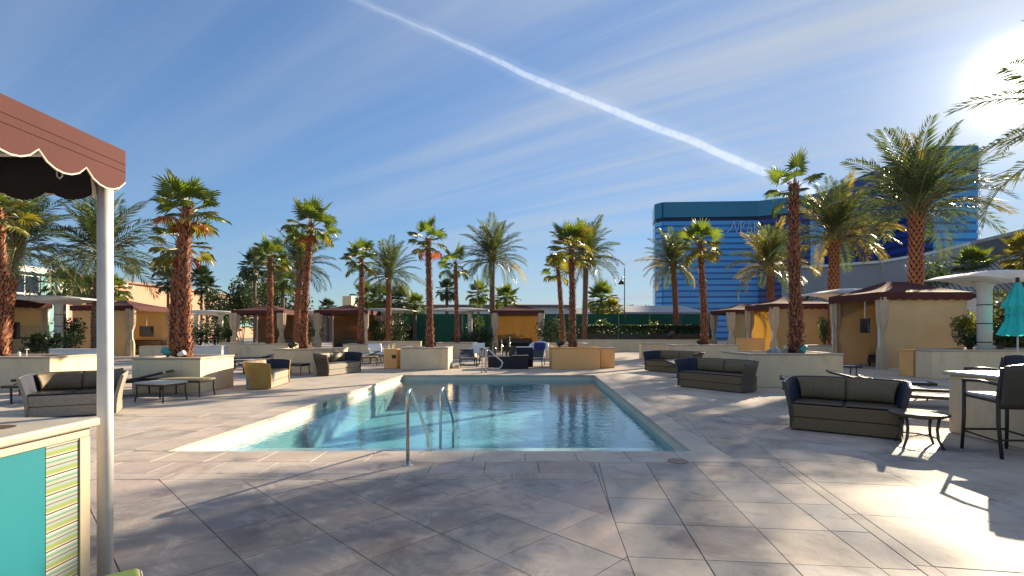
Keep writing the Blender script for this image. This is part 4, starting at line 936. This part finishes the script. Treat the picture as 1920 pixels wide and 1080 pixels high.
# ================================================================ lounge furniture
def sofa(label, c, rz, W=1.85, D=.84, H=.76, apron='wicker', side='wicker_shell', lining='cushion_navy', pads='wicker', group='curved wicker loveseats'):
    t = thing('loveseat', label, 'sofa', (c[0], c[1], 0), rz, group); a = W / 2 - .13; r = .26; yb = D / 2 - .13; yf = -D / 2
    def path(s, off):
        """s 0..1 from front left round the back to front right"""
        L1_ = (yb - r) - yf; La = math.pi / 2 * r; L2_ = 2 * (a - r); T_ = 2 * L1_ + 2 * La + L2_; q = s * T_
        if q <= L1_: return (-a - off, yf + q)
        q -= L1_
        if q <= La: th = q / La * math.pi / 2; return (-a + r - (r + off) * math.cos(th), yb - r + (r + off) * math.sin(th))
        q -= La
        if q <= L2_: return (-a + r + q, yb + off)
        q -= L2_
        if q <= La: th = q / La * math.pi / 2; return (a - r + (r + off) * math.sin(th), yb - r + (r + off) * math.cos(th))
        q -= La; return (a + off, yb - r - q)
    ring = []
    def topz(s): return H * (.93 + .07 * math.sin(math.pi * s) ** .5)
    N = 44; m = MB(); vs = []
    prof = [(0.0, .02), (.25, .025), (.5, .045), (.75, .085), (1.0, .13)]
    for i in range(N + 1):
        s = i / N; zt = topz(s)
        for v, o_ in prof: vs.append((*path(s, o_), .02 + (zt - .02) * v))
        vs.append((*path(s, .125), zt + .015)); vs.append((*path(s, .085), zt + .012))
        for v, o_ in prof[::-1][:4]: vs.append((*path(s, o_ - .055), .02 + (zt - .02) * v))
    K = len(prof) + 2 + 4; fs = []
    for i in range(N):
        for k in range(K - 1): fs.append((i * K + k, (i + 1) * K + k, (i + 1) * K + k + 1, i * K + k + 1))
    m.add(vs, fs); 
    for idx in range(len(m.mi)): m.mi[idx] = 1 if (idx % (K - 1)) >= 6 else 0
    m.add([vs[k] for k in range(K)], [tuple(range(K))]); m.add([vs[N * K + k] for k in range(K)], [tuple(range(K))[::-1]])
    m.build('shell', [side, lining], t, True)
    MB().bevbox(-a - .005, a + .005, yf + .02, yb - .04, .02, .205, .008).bevbox(-a - .005, a + .005, yf + .02, yb - .04, .213, .40, .008).build('seat_base', apron, t)
    for k in (-1, 1):
        x0, x1 = (-a + .02, -.008) if k < 0 else (.008, a - .02)
        MB().bevbox(x0, x1, yf + .04, yb - .16, .403, .445, .02).build('seat_cushion', 'wicker_shell', t, bevel=.01)
        s0, s1 = (.235, .4975) if k < 0 else (.5025, .765)
        MB().grid(lambda u, v: (*path(s0 + (s1 - s0) * u, -.035 - .022 * math.sin(math.pi * u) ** .4 * math.sin(math.pi * min(1, v * 1.2)) + .08 * v ** 2), .447 + (topz(s0 + (s1 - s0) * u) - .005 - .447) * v), 16, 8).build('back_cushion', pads, t, True, solid=.03)
    return t
def facing(v): return math.atan2(v[1], v[0]) + math.pi / 2      # local -Y turned towards v
def sofa_from(label, p0, p1, D=.84, **kw):
    """p0, p1: ends of the seat front on the ground, left and right as one looks at the seat"""
    p0, p1 = Vector(p0[:2]), Vector(p1[:2]); d = (p1 - p0); W = d.length; d.normalize(); n = Vector((d.y, -d.x)); c = (p0 + p1) / 2 - n * D / 2
    return sofa(label, c, facing(n), W, D, **kw)
sofa_from('large dark brown loveseat in the right foreground beside the round table', gp(1466, 804), gp(1712, 829), H=.79)
sofa_from('middle brown loveseat of the right side, second from the front', gp(1264, 724), gp(1400, 739), H=.78)
sofa_from('furthest brown loveseat on the right side, partly hidden by the next', gp(1205, 695), gp(1302, 703), H=.78)
sofa_from('pale fronted loveseat at the left edge behind the awning pole', gp(30, 789), gp(232, 776), D=.9, apron='wicker_tan_lit', side='wicker_tan_lit', H=.76)
sofa_from('loveseat with gold light coloured into its side, facing the pool', gp(506, 731), gp(545, 717), D=.80, apron='wicker_tan_lit', side='wicker_gold_lit', H=.72)
sofa_from('dark loveseat with grey front between the gold lit one and the pool', gp(612, 706), gp(680, 697.5), D=.80, apron='wicker_tan_lit', H=.76)

def chaise(label, c, rz, back=25, sling_='sling', group='low chaise longues', L=1.95, W=.66, z=.36):
    t = thing('chaise_longue', label, 'lounger', (c[0], c[1], 0), rz, group); hl = L / 2; hw = W / 2; fr = MB()
    yb = hl - .75; s_, c_ = math.sin(R(back)), math.cos(R(back))
    for sx in (-1, 1):
        fr.bevbox(sx * hw - .02, sx * hw + .02, -hl, yb, z - .03, z + .03, .006)
        T = Matrix.Translation((sx * (hw - .03), yb, z)) @ Matrix.Rotation(R(back), 4, 'X'); fr.bevbox(-.02, .02, 0, .78, -.02, .03, .006, T)
        fr.box(sx * hw - .018, sx * hw + .018, yb + .001, hl, z - .03, z + .02)
        # arm rail
    fr.bevbox(-hw - .02, hw + .02, -hl - .04, -hl - .001, z - .03, z + .03, .006); fr.box(-hw, hw, hl - .04, hl, z - .03, z + .018)
    T = Matrix.Translation((0, yb, z)) @ Matrix.Rotation(R(back), 4, 'X'); fr.bevbox(-hw, hw, .781, .82, -.02, .03, .006, T)
    fr.build('frame', 'dark_metal', t)
    for sx in (-1, 1):
        for y in (-hl + .12, yb + .25): MB().tube([(sx * (hw - .01), y, z - .03), (sx * (hw + .01), y + .02, 0)], [.022, .018], 6).build('leg', 'dark_metal', t)
    MB().grid(lambda u, v: (-hw + .025 + (W - .05) * u, -hl + .01 + (yb + hl - .02) * v, z + .022 - .02 * math.sin(math.pi * u)), 6, 8).build('seat_sling', sling_, t, True)
    T = Matrix.Translation((0, yb, z)) @ Matrix.Rotation(R(back), 4, 'X')
    m_ = MB(); m_.grid(lambda u, v: T @ Vector((-hw + .045 + (W - .09) * u, .01 + .77 * v, .02 - .02 * math.sin(math.pi * u))), 6, 6); m_.build('back_sling', sling_, t, True)
    return t
ch = chaise('chaise with raised back behind the large foreground loveseat', (6.6, 10.3), R(62), 14)
def ch2(label, x, y, rz): return dup(ch, (x, y, 0), rz, label)
ch2('pale chaise between the foreground loveseat and the bar counter', 7.35, 9.45, R(58)); ch2('chaise with white sling seen just left of the bar counter', 8.35, 10.4, R(60))
ch2('chaise beyond the long right planter by the big cabana', 8.6, 11.9, R(64)); 
ch2('chaise beside the opening of the largest maroon cabana', 10.6, 17.2, R(70)); ch2('chaise against the long right planter behind the middle loveseat', 5.9, 16.2, R(40))
ch2('first pale chaise behind the left edge loveseat', -9.9, 11.3, R(-72)); ch2('second pale chaise behind the left edge loveseat, nearer the white low wall', -11.0, 12.6, R(-78)); ch2('third chaise of the left group, closest to the awning pole', -9.3, 12.0, R(-75))
ch2('dark chaise in the clutter right of the big left planter, nearest', -8.9, 18.6, R(-60)); ch2('chaise in the clutter left of the third planter', -10.3, 20.6, R(-65)); ch2('chaise left of the third planter, furthest back', -11.4, 22.6, R(-65))
ch2('chaise behind the dark loveseat at left of the pool', -7.2, 23.6, R(-40)); ch2('chaise in front of the white curved armchair', -6.0, 24.6, R(-30)); ch2('chaise left of the low tan table', -12.3, 20.5, R(-70))
nv = chaise('navy cushioned chaise right of the square pool planter', (-1.95, 22.3), R(8), 22, 'cushion_navy', 'navy chaises at the far end of the pool')
dup(nv, (1.05, 22.2, 0), R(-8), 'navy cushioned chaise left of the peach planter'); dup(nv, (-1.2, 23.9, 0), R(4), 'navy chaise just behind the far chrome handrail'); dup(nv, (.35, 23.6, 0), R(-2), 'navy chaise behind the black crate')

def low_table(label, c, rz, W, D, z, top='sling', group='low slatted tables and stools'):
    t = thing('low_table', label, 'table', (c[0], c[1], 0), rz, group)
    MB().bevbox(-W / 2, W / 2, -D / 2, D / 2, z - .045, z, .01).build('table_top', top, t)
    MB().bevbox(-W / 2 + .015, W / 2 - .015, -D / 2 + .015, D / 2 - .015, z - .085, z - .046, .006).build('frame', 'dark_metal', t)
    for sx in (-1, 1):
        for sy in (-1, 1): MB().tube([(sx * (W / 2 - .03), sy * (D / 2 - .03), z - .085), (sx * (W / 2 - .035), sy * (D / 2 - .035), .2), (sx * (W / 2 - .01), sy * (D / 2 - .01), 0)], .017, 6).build('leg', 'dark_metal', t)
low_table('low grey table right of the awning pole', (-7.75, 11.2), R(-14), .78, .62, .43)
low_table('low tan topped bench against the big left planter', (-7.75, 12.1), R(-10), 1.1, .5, .42, 'sling_tan')
low_table('small low table between the gold lit and dark loveseats', (-7.6, 19.1 - 1.3), R(-12), .8, .55, .40, 'dark_metal')
low_table('small tan table right of the dark loveseat', (-6.4, 22.6), R(8), .8, .6, .42, 'sling_tan')
low_table('small dark table under the golden lit cabana wall', (11.2, 24.2), R(10), .7, .6, .45, 'sling_tan')

def round_table(label, c, r=.335, z=.45):
    t = thing('round_table', label, 'side table', (c[0], c[1], 0), R(20))
    MB().tube([(0, 0, z - .035), (0, 0, z - .028), (0, 0, z - .006), (0, 0, z)], [r - .015, r, r, r - .01], 32).build('table_top', 'bronze', t)
    MB().tube([(0, 0, z - .06), (0, 0, z - .036)], [r * .8, r * .8], 24).build('rim', 'bronze', t)
    for k in range(4):
        a_ = math.pi / 2 * k; e_ = Vector((math.cos(a_), math.sin(a_), 0))
        MB().tube([e_ * r * .74 + Vector((0, 0, z - .05)), e_ * r * .66 + Vector((0, 0, z * .55)), e_ * r * .70 + Vector((0, 0, .12)), e_ * r * .9], [.020, .018, .017, .016], 8).build('leg', 'bronze', t, True)
    for k in range(2):
        a_ = math.pi / 2 * k; e_ = Vector((math.cos(a_), math.sin(a_), 0)) * r * .69
        MB().tube([e_ + Vector((0, 0, .13 + .004 * k)), Vector((0, 0, .14 + .018 * k)), -e_ + Vector((0, 0, .13 + .004 * k))], .009, 6).build('stretcher', 'bronze', t)
round_table('round bronze side table at the right arm of the foreground loveseat', (5.50, 6.85))

# bar stool
def bar_stool(label, c, rz):
    t = thing('bar_stool', label, 'bar stool', (c[0], c[1], 0), rz, 'tall dark bar stools'); w, d = .27, .25; sh = .74
    for sx in (-1, 1):
        MB().tube([(sx * (w + .01), d + .02, 0), (sx * w, d, .4), (sx * w, d, .90)], [.019, .021, .021], 8).build('leg', 'dark_metal', t, True)
        MB().tube([(sx * (w + .01), -d - .06, 0), (sx * w, -d, .42), (sx * w, -d, .78), (sx * (w - .005), -d - .045, 1.10)], [.019, .022, .022, .018], 8).build('leg', 'dark_metal', t, True)
        MB().tube([(sx * w, d + .015, .905), (sx * w, 0, .915), (sx * w, -d - .02, .89)], [.022, .02, .018], 8).build('armrest', 'dark_metal', t, True)
        MB().tube([(sx * w, d, .24), (sx * w, -d - .02, .20)], .013, 6).build('stretcher', 'dark_metal', t)
        MB().tube([(sx * w, d, sh - .03), (sx * w, 0, sh - .045), (sx * w, -d, sh - .06)], .018, 6).build('seat_rail', 'dark_metal', t)
    MB().tube([(-w, d, .26), (w, d, .26)], .015, 6).build('footrest', 'dark_metal', t)
    MB().tube([(-w, -d - .025, .22), (w, -d - .025, .22)], .013, 6).build('stretcher', 'dark_metal', t)
    MB().bevbox(-w + .015, w - .015, -d + .01, d + .02, sh - .045, sh + .015, .02).build('seat', 'sling', t, bevel=.008)
    def fn(u, v):
        return (-w + .0 + 2 * w * u, -d - .012 - .075 * v - .035 * math.sin(math.pi * u), .60 + .55 * v - .03 * (2 * u - 1) ** 2 * v)
    MB().grid(fn, 12, 8).build('backrest', 'wicker_shell', t, True, solid=.025)
    return t
bs = bar_stool('tall dark bar stool in front of the cream bar counter', (6.20, 6.40), R(-3))
b2 = dup(bs, (7.95, 8.35, 0), R(80), 'second bar stool mostly hidden behind the counter at the right edge')
for ch_ in b2.children:
    if ch_.name.startswith('backrest'): ch_.data = ch_.data.copy(); ch_.data.materials[0] = MATS['cushion_navy']
t = thing('bar_counter', 'cream bar counter with rounded stone top at the right edge', 'bar counter', (7.25, 6.35, 0))
MB().bevbox(-.58, .55, -1.6, 1.38, 0, .875, .015).build('body', 'stucco', t)
MB().bevbox(-.65, .62, -1.68, 1.45, .877, .935, .02).build('counter_top', 'counter_top', t, bevel=.01)

# ================================================================ left bar cart and awning
t = thing('bar_counter', 'bar counter with turquoise panel and striped cloth panel at bottom left', 'bar counter', (-3.3, 1.6, 0))
def L_(x, y): return x + 3.3, y - 1.6
MB().box(-.8, .865, -1.6, 1.30, 0, .998).build('body', 'counter_panel', t)
MB().bevbox(-.85, .92, -1.65, 1.33, 1.0, 1.05, .008).build('counter_top', 'counter_top', t, bevel=.004)
MB().bevbox(.866, .885, -1.5, 1.295, .948, .997, .004).build('rail', 'counter_panel', t)
MB().bevbox(.866, .885, 1.235, 1.30, .0, .946, .004).build('stile', 'counter_panel', t)
MB().box(.866, .876, 1.035, 1.234, .03, .946).build('striped_panel', 'striped_cloth', t)
MB().box(.866, .874, -1.5, 1.034, .03, .946).build('turquoise_panel', 'turquoise', t)
MB().tube([(.64, 1.0, 1.0495), (.64, 1.0, 1.0515)], .085, 24).build('cup_hole', 'bark_hole', t)
# maroon awning
AX, AY = -2.36, 3.09; S_ = 2.55
t = thing('awning', 'maroon scalloped awning with white pole at top left', 'awning', (AX - S_ / 2, AY - S_ / 2, 0)); h_ = S_ / 2
A = [(-h_, -h_, 2.64), (h_, -h_, 2.64), (h_, h_, 2.64), (-h_, h_, 2.64)]; top_ = Vector((0, 0, 3.22)); m_ = MB()
for i in range(4):
    e0, e1 = Vector(A[i]), Vector(A[(i + 1) % 4])
    def fn(u, v, e0=e0, e1=e1):
        p = e0.lerp(e1, u).lerp(top_, v); p.z += -.02 * math.sin(math.pi * v) * math.sin(math.pi * u) + .004 * math.sin(u * 31) * math.sin(math.pi * v); return tuple(p)
    m_.grid(fn, 16, 10)
m_.build('roof', 'maroon', t, True, solid=.008)
for i in range(4):
    m_ = MB(); e0, e1 = A[i], A[(i + 1) % 4]
    lo = scallop(m_, e0, e1, 2.645, 2.455, 9, .075); m_.build('valance', 'maroon', t, solid=.006)
    MB().tube([Vector(p) for p in lo], .0055, 5).build('piping', 'piping', t)
    a_, b_ = Vector(e0), Vector(e1); o_ = Vector((b_.y - a_.y, a_.x - b_.x, 0)).normalized() * .004
    for z in (2.56, 2.515): MB().tube([Vector((a_.x, a_.y, z)) + o_, Vector((b_.x, b_.y, z)) + o_], .0022, 4).build('seam', 'piping' if False else 'maroon', t)
for sx in (-1, 1):
    for sy in (-1, 1):
        MB().tube([(sx * (h_ - .085), sy * (h_ - .045), 0), (sx * (h_ - .085), sy * (h_ - .045), 2.63)], .040, 20).build('pole', 'pole_paint', t, True)
for i in range(4):
    e0, e1 = Vector(A[i]) * .93, Vector(A[(i + 1) % 4]) * .93; e0.z = e1.z = 2.60
    MB().tube([e0, e1], .02, 6).build('roof_bar', 'pole_paint', t)
MB().tube([(-h_ + .1, h_ - .25, 2.53), (.6, h_ - .25, 2.53)], .05, 12).build('lit_roof_roll', 'canvas_light', t, True)  # added pale tube imitating the lit patch under the roof
m_ = MB(); scallop(m_, (-h_ + .03, h_ - .03, 0), (h_ - .14, h_ - .03, 0), 2.62, 2.40, 8, .06); m_.build('valance_shade', 'black_box', t)  # black sheet stands in for the shadow inside the far valance
p = at(107, 2.8, zy(335, 2.8)) - Vector((AX - h_, AY - h_, 0))
MB().tube([p + Vector((-.02, 0, .10)), p + Vector((0, 0, .05)), p + Vector((.0, 0, .015)), p + Vector((.015, 0, 0)), p + Vector((.03, 0, .015)), p + Vector((.028, 0, .06))], .004, 5).build('hook', 'pole_paint', t)
p = at(175, 3.0, zy(372, 3.0)) - Vector((AX - h_, AY - h_, 0))
MB().tube([p, p + Vector((.006, 0, .05)), p + Vector((-.004, 0, .11)), p + Vector((0, 0, .2))], [.008, .011, .009, .008], 6).build('tie_rope', 'piping', t)
t = thing('floor_cushion', 'green striped cushion stool just peeking in at the bottom by the pole', 'cushion', (-2.14, 2.60, 0), R(40))
MB().bevbox(-.21, .21, -.21, .21, 0, .215, .03).build('cushion', 'striped_cloth', t, bevel=.01)

# ================================================================ pool rails
def rail(label, pts, r=.021, plates=True):
    b = Vector(pts[0]); t = thing('pool_handrail', label, 'handrail', (b.x, b.y, b.z), 0, 'steel pool handrails')
    # round the corners
    P_ = [Vector(p) - b for p in pts]; out = [P_[0]]
    for i in range(1, len(P_) - 1):
        a_, c_, e_ = P_[i - 1], P_[i], P_[i + 1]; ra = min(.11, (a_ - c_).length * .45, (e_ - c_).length * .45); u1 = c_ + (a_ - c_).normalized() * ra; u2 = c_ + (e_ - c_).normalized() * ra
        for k in range(7): s = k / 6; out.append(u1.lerp(c_, s).lerp(c_.lerp(u2, s), s))
    out.append(P_[-1]); MB().tube(out, r, 12).build('rail', 'steel', t, True)
    if plates: MB().tube([(0, 0, .0005), (0, 0, .012), (0, 0, .02)], [.055, .05, .025], 16).build('base_flange', 'steel', t)
rail('nearest steel handrail rising from the deck into the pool', [(-1.20, 5.84, .0), (-1.21, 5.86, .84), (-1.20, 6.02, .86), (-1.21, 7.30, .03), (-1.215, 7.42, -.42)])
rail('second steel handrail standing in the shallow water', [(-1.16, 8.2, -.42), (-1.15, 8.2, .58), (-1.13, 8.36, .62), (-1.05, 9.05, -.05), (-1.06, 9.1, -1.3)], plates=False)
rail('chrome handrail at the far edge beside the black crate', [(-1.12, 18.6, .0), (-1.05, 18.55, .92), (-.85, 18.5, .86), (-.32, 18.1, .42), (-.42, 18.0, .20), (-.86, 18.05, .22)])
rail('second far steel handrail, shorter and darker', [(-1.0, 18.9, .0), (-.98, 18.85, .84), (-.92, 18.7, .84), (-.95, 18.7, .0)])
# crate and things on it
t = thing('crate', 'black crate at the far end of the pool', 'crate', (-.15, 20.9, 0)); MB().bevbox(-.82, .80, -.45, .5, 0, .50, .015).build('body', 'black_box', t); MB().bevbox(.12, .82, -.47, .5, .503, .54, .01).build('lid', 'black_box', t)
t = thing('storage_bin', 'navy bin standing behind the black crate', 'bin', (.55, 21.9, 0)); MB().bevbox(-.35, .35, -.25, .25, 0, .82, .02).build('body', 'cushion_navy', t); MB().bevbox(-.37, .37, -.27, .27, .822, .86, .01).build('lid', 'steel', t)
t = thing('grey_box', 'small grey box between the crate and the navy bin', 'box', (.0, 21.7, 0)); MB().bevbox(-.14, .14, -.12, .12, 0, .84, .015).build('body', 'bronze', t); MB().box(-.15, .15, -.13, .13, .841, .87).build('lid', 'dark_metal', t)
for k, (x, h) in enumerate(((-.75, 1.0), (-.45, 1.15), (-.25, .95), (-.1, 1.3))):
    o = MB().tube([(0, 0, 0), (0, 0, h * .75), (0, 0, h * .8), (0, 0, h)], [.045, .045, .02, .02], 8).build('folded_parasol', 'steel' if k % 2 else 'dark_metal'); o.location = (x, 22.6 + .1 * k, 0)
    tag(o, ['leftmost folded metal pole behind the crate', 'second folded pole behind the crate, taller and bright', 'third short dark pole behind the crate', 'tallest bright pole behind the crate'][k], 'pole', 'poles stacked behind the crate')
t = thing('swivel_chair', 'bright blue cushioned tub chair inside the centre cabana', 'chair', (1.35, 26.0, 0), R(-20))
MB().tube([(0, 0, 0), (0, 0, .05), (0, 0, .06), (0, 0, .45)], [.28, .28, .05, .04], 12).build('pedestal', 'white_plastic', t)
MB().grid(lambda u, v: ((.30 + .22 * v) * math.cos(math.pi * (u * 1.15 - .08)), (.28 + .16 * v) * math.sin(math.pi * (u * 1.15 - .08)), .45 + (.55 * v) * math.sin(math.pi * min(1, max(0, u))) ** .4), 18, 6).build('shell', 'fan_yellow' if False else 'white_plastic', t, True, solid=.03)
MB().tube([(0, .02, .44), (0, .02, .47), (0, .02, .52), (0, .02, .54)], [.26, .30, .30, .25], 16).build('seat_cushion', 'navy_fabric', t, True)
MB().bevbox(-.28, .28, .16, .30, .55, .95, .05).build('back_cushion', 'navy_fabric', t, bevel=.02)
# curved white chair
def white_chair(label, px, Y, rz):
    t = thing('armchair', label, 'chair', at(px, Y), rz)
    prof = [(-.32, .0), (-.30, .42), (.30, .40), (.36, .62), (.44, .88)]
    MB().grid(lambda u, v: (-.33 + .66 * u, (lambda s: -.30 + .62 * min(1, s * 2) if s < .5 else .32 + .22 * (s - .5) * 2)(v), .42 - .03 * v if v < .5 else .40 + .5 * ((v - .5) * 2) ** .9), 8, 12).build('seat_shell', 'white_plastic', t, True, solid=.05)
    for sx in (-1, 1):
        MB().grid(lambda u, v: (sx * .34, -.28 + .6 * u, .0 + (.62 + .1 * u) * v), 4, 4).build('side_panel', 'white_plastic', t, solid=.05)
white_chair('white curved armchair between the back cabanas and pillar', 706, 24.5, R(25))
white_chair('second white chair behind the far chrome handrail', 893, 26.0, R(-10))
t = thing('bottle', 'small white bottle standing on the far left planter', 'bottle', at(36, 13.3, .88)); MB().tube([(0, 0, 0), (0, 0, .10), (0, 0, .12), (0, 0, .15)], [.035, .035, .015, .015], 10).build('body', 'white_plastic', t, True)
t = thing('path_light', 'thin stake light on the far left planter', 'lamp', at(50, 13.4, .87)); MB().tube([(0, 0, 0), (0, 0, .18)], .012, 6).build('stake', 'pole_paint', t); MB().tube([(0, 0, .18), (0, 0, .2)], [.06, .03], 10).build('lamp_head', 'pole_paint', t)
# closed umbrella
t = thing('closed_umbrella', 'closed turquoise umbrella at the right edge by the bushes', 'umbrella', at(1908, 15.9, .0))
MB().tube([(0, 0, 0), (0, 0, 3.2)], .022, 8).build('pole', 'pole_paint', t); MB().tube([(0, 0, 3.05), (0, 0, 3.22)], .05, 8).build('finial', 'dark_metal', t)
def fn(u, v):
    a_ = 2 * math.pi * u; z = 1.40 + 1.66 * v
    if z > 2.25: k = .06 + .30 * (1 - (z - 2.25) / .81)
    elif z > 1.85: k = .25
    else: k = .25 + .17 * (1.85 - z) / .45
    k *= 1 + .22 * math.sin(a_ * 8) * (1 - v * .6); return (k * math.cos(a_), k * math.sin(a_), z + .03 * math.sin(a_ * 8) * (1 - v))
MB().grid(fn, 64, 24).build('canopy', 'teal_fabric', t, True)
MB().tube([(0, 0, 2.03), (0, 0, 2.07)], .27, 20).build('tie_strap', 'teal_fabric', t)
# rocks and planter lamps
def rock(label, c, sx, sy, sz, seed):
    rnd = random.Random(seed); bm = bmesh.new(); bmesh.ops.create_icosphere(bm, subdivisions=3, radius=1)
    from mathutils import noise as mn
    for v_ in bm.verts:
        k = 1 + .22 * mn.noise(v_.co * 1.6 + Vector((seed, 0, 0))) + .08 * mn.noise(v_.co * 5); v_.co = Vector((v_.co.x * sx * k, v_.co.y * sy * k, max(-.2, v_.co.z) * sz * k))
    me = bpy.data.meshes.new('rock'); bm.to_mesh(me); bm.free(); me.materials.append(MATS['grey_rock'])
    o = bpy.data.objects.new('rock', me); COL.objects.link(o); o.location = c; return tag(o, label, 'rock', 'rocks on the planters')
rock('flat grey rock on the long right planter', at(1452, 14.15, .92), .20, .17, .17, 3); rock('small dark rock beside the thick palm base on the right planter', at(1470, 14.5, .92), .10, .09, .12, 8)
def spot(label, px, Y, z, mat='lamp_teal', s=1.0, az=0.0):
    t = thing('spotlight', label, 'lamp', at(px, Y, z), az, 'small planter spotlights')
    MB().tube([(0, 0, 0), (0, 0, .07 * s)], .015 * s, 6).build('stem', 'dark_metal', t)
    MB().tube([(-.09 * s, 0, .07 * s), (-.08 * s, 0, .08 * s), (.08 * s, 0, .16 * s), (.1 * s, 0, .17 * s)], [.05 * s, .07 * s, .085 * s, .08 * s], 12).build('head', mat, t, True)
spot('teal spotlight right of the palm base on the long right planter', 1506, 14.1, .91, s=1.0, az=R(30))
spot('teal spotlight left of the thick left palm trunk', 313, 13.1, .86, s=1.1, az=R(160)); spot('white capped spotlight at the foot of the thick left palm', 340, 12.95, .86, 'white_plastic', .8)
spot('dark domed spotlight on the long low wall', 1257, 38.25, .9, 'dark_metal', 2.6); spot('dark spotlight at the base of the bright green palm', 1312, 24.5, .86, 'dark_metal', 1.3)
spot('dark ring spotlight on the planter behind the dark loveseats', 548, 18.9, .86, 'dark_metal', 1.4); spot('dark spotlight left of the golden palm base', 1050, 21.0, .86, 'dark_metal', 1.3)
# things hanging or standing inside cabanas
def tv(label, px, Y, zc_, w, h, rz):
    t = thing('wall_screen', label, 'television', at(px, Y, zc_), rz, 'screens in the cabanas'); MB().bevbox(-w / 2, w / 2, -.05, .05, -h / 2, h / 2, .01).build('screen', 'screen_black', t)
    MB().tube([(0, .0, h / 2), (0, 0, h / 2 + .9)], .02, 6).build('mount', 'pole_paint', t)
tv('black screen hanging in the far left edge cabana', 20, 25.2, 1.55, .7, .85, R(20)); tv('dark framed screen hanging inside the largest cabana', 1622, 20.9, 1.75, .75, .6, R(75))
tv('dark screen hanging inside the second left cabana', 275, 33.4, 1.5, .8, .7, R(60))
def daybed(label, x, y, rz, w=1.8, d=.85):
    t = thing('daybed', label, 'daybed', (x, y, 0), rz, 'low daybeds in the cabanas'); MB().bevbox(-w / 2, w / 2, -d / 2, d / 2, .12, .38, .02).build('base', 'wicker_shell', t); MB().bevbox(-w / 2, w / 2, -d / 2, d / 2, .383, .50, .04).build('cushion', 'cushion_navy', t, bevel=.02)
    MB().bevbox(-w / 2, w / 2, d / 2 - .1, d / 2 + .02, .502, .92, .04).build('backrest', 'wicker_shell', t)
    for sx in (-1, 1):
        for sy in (-1, 1): MB().box(sx * (w / 2 - .06) - .03, sx * (w / 2 - .06) + .03, sy * (d / 2 - .06) - .03, sy * (d / 2 - .06) + .03, 0, .119).build('leg', 'dark_metal', t)
    return t
daybed('dark daybed inside the largest maroon cabana', 16.2, 21.6, R(-90)); daybed('dark daybed inside the centre cabana', .4, 40.1, 0, 2.4); daybed('daybed inside the brown wall cabana', -12.8, 40.6, 0, 2.4); daybed('daybed inside the leftmost back cabana', -19, 40.6, 0, 2.4)
daybed('daybed inside the left tan cabana', -24.6, 33.6, R(0), 2.2); daybed('daybed inside the far left edge cabana', -28.6, 26.6, R(90))
print('OBJECTS', len(bpy.data.objects), 'TRIS', sum(len(me.polygons) * 2 for me in bpy.data.meshes))
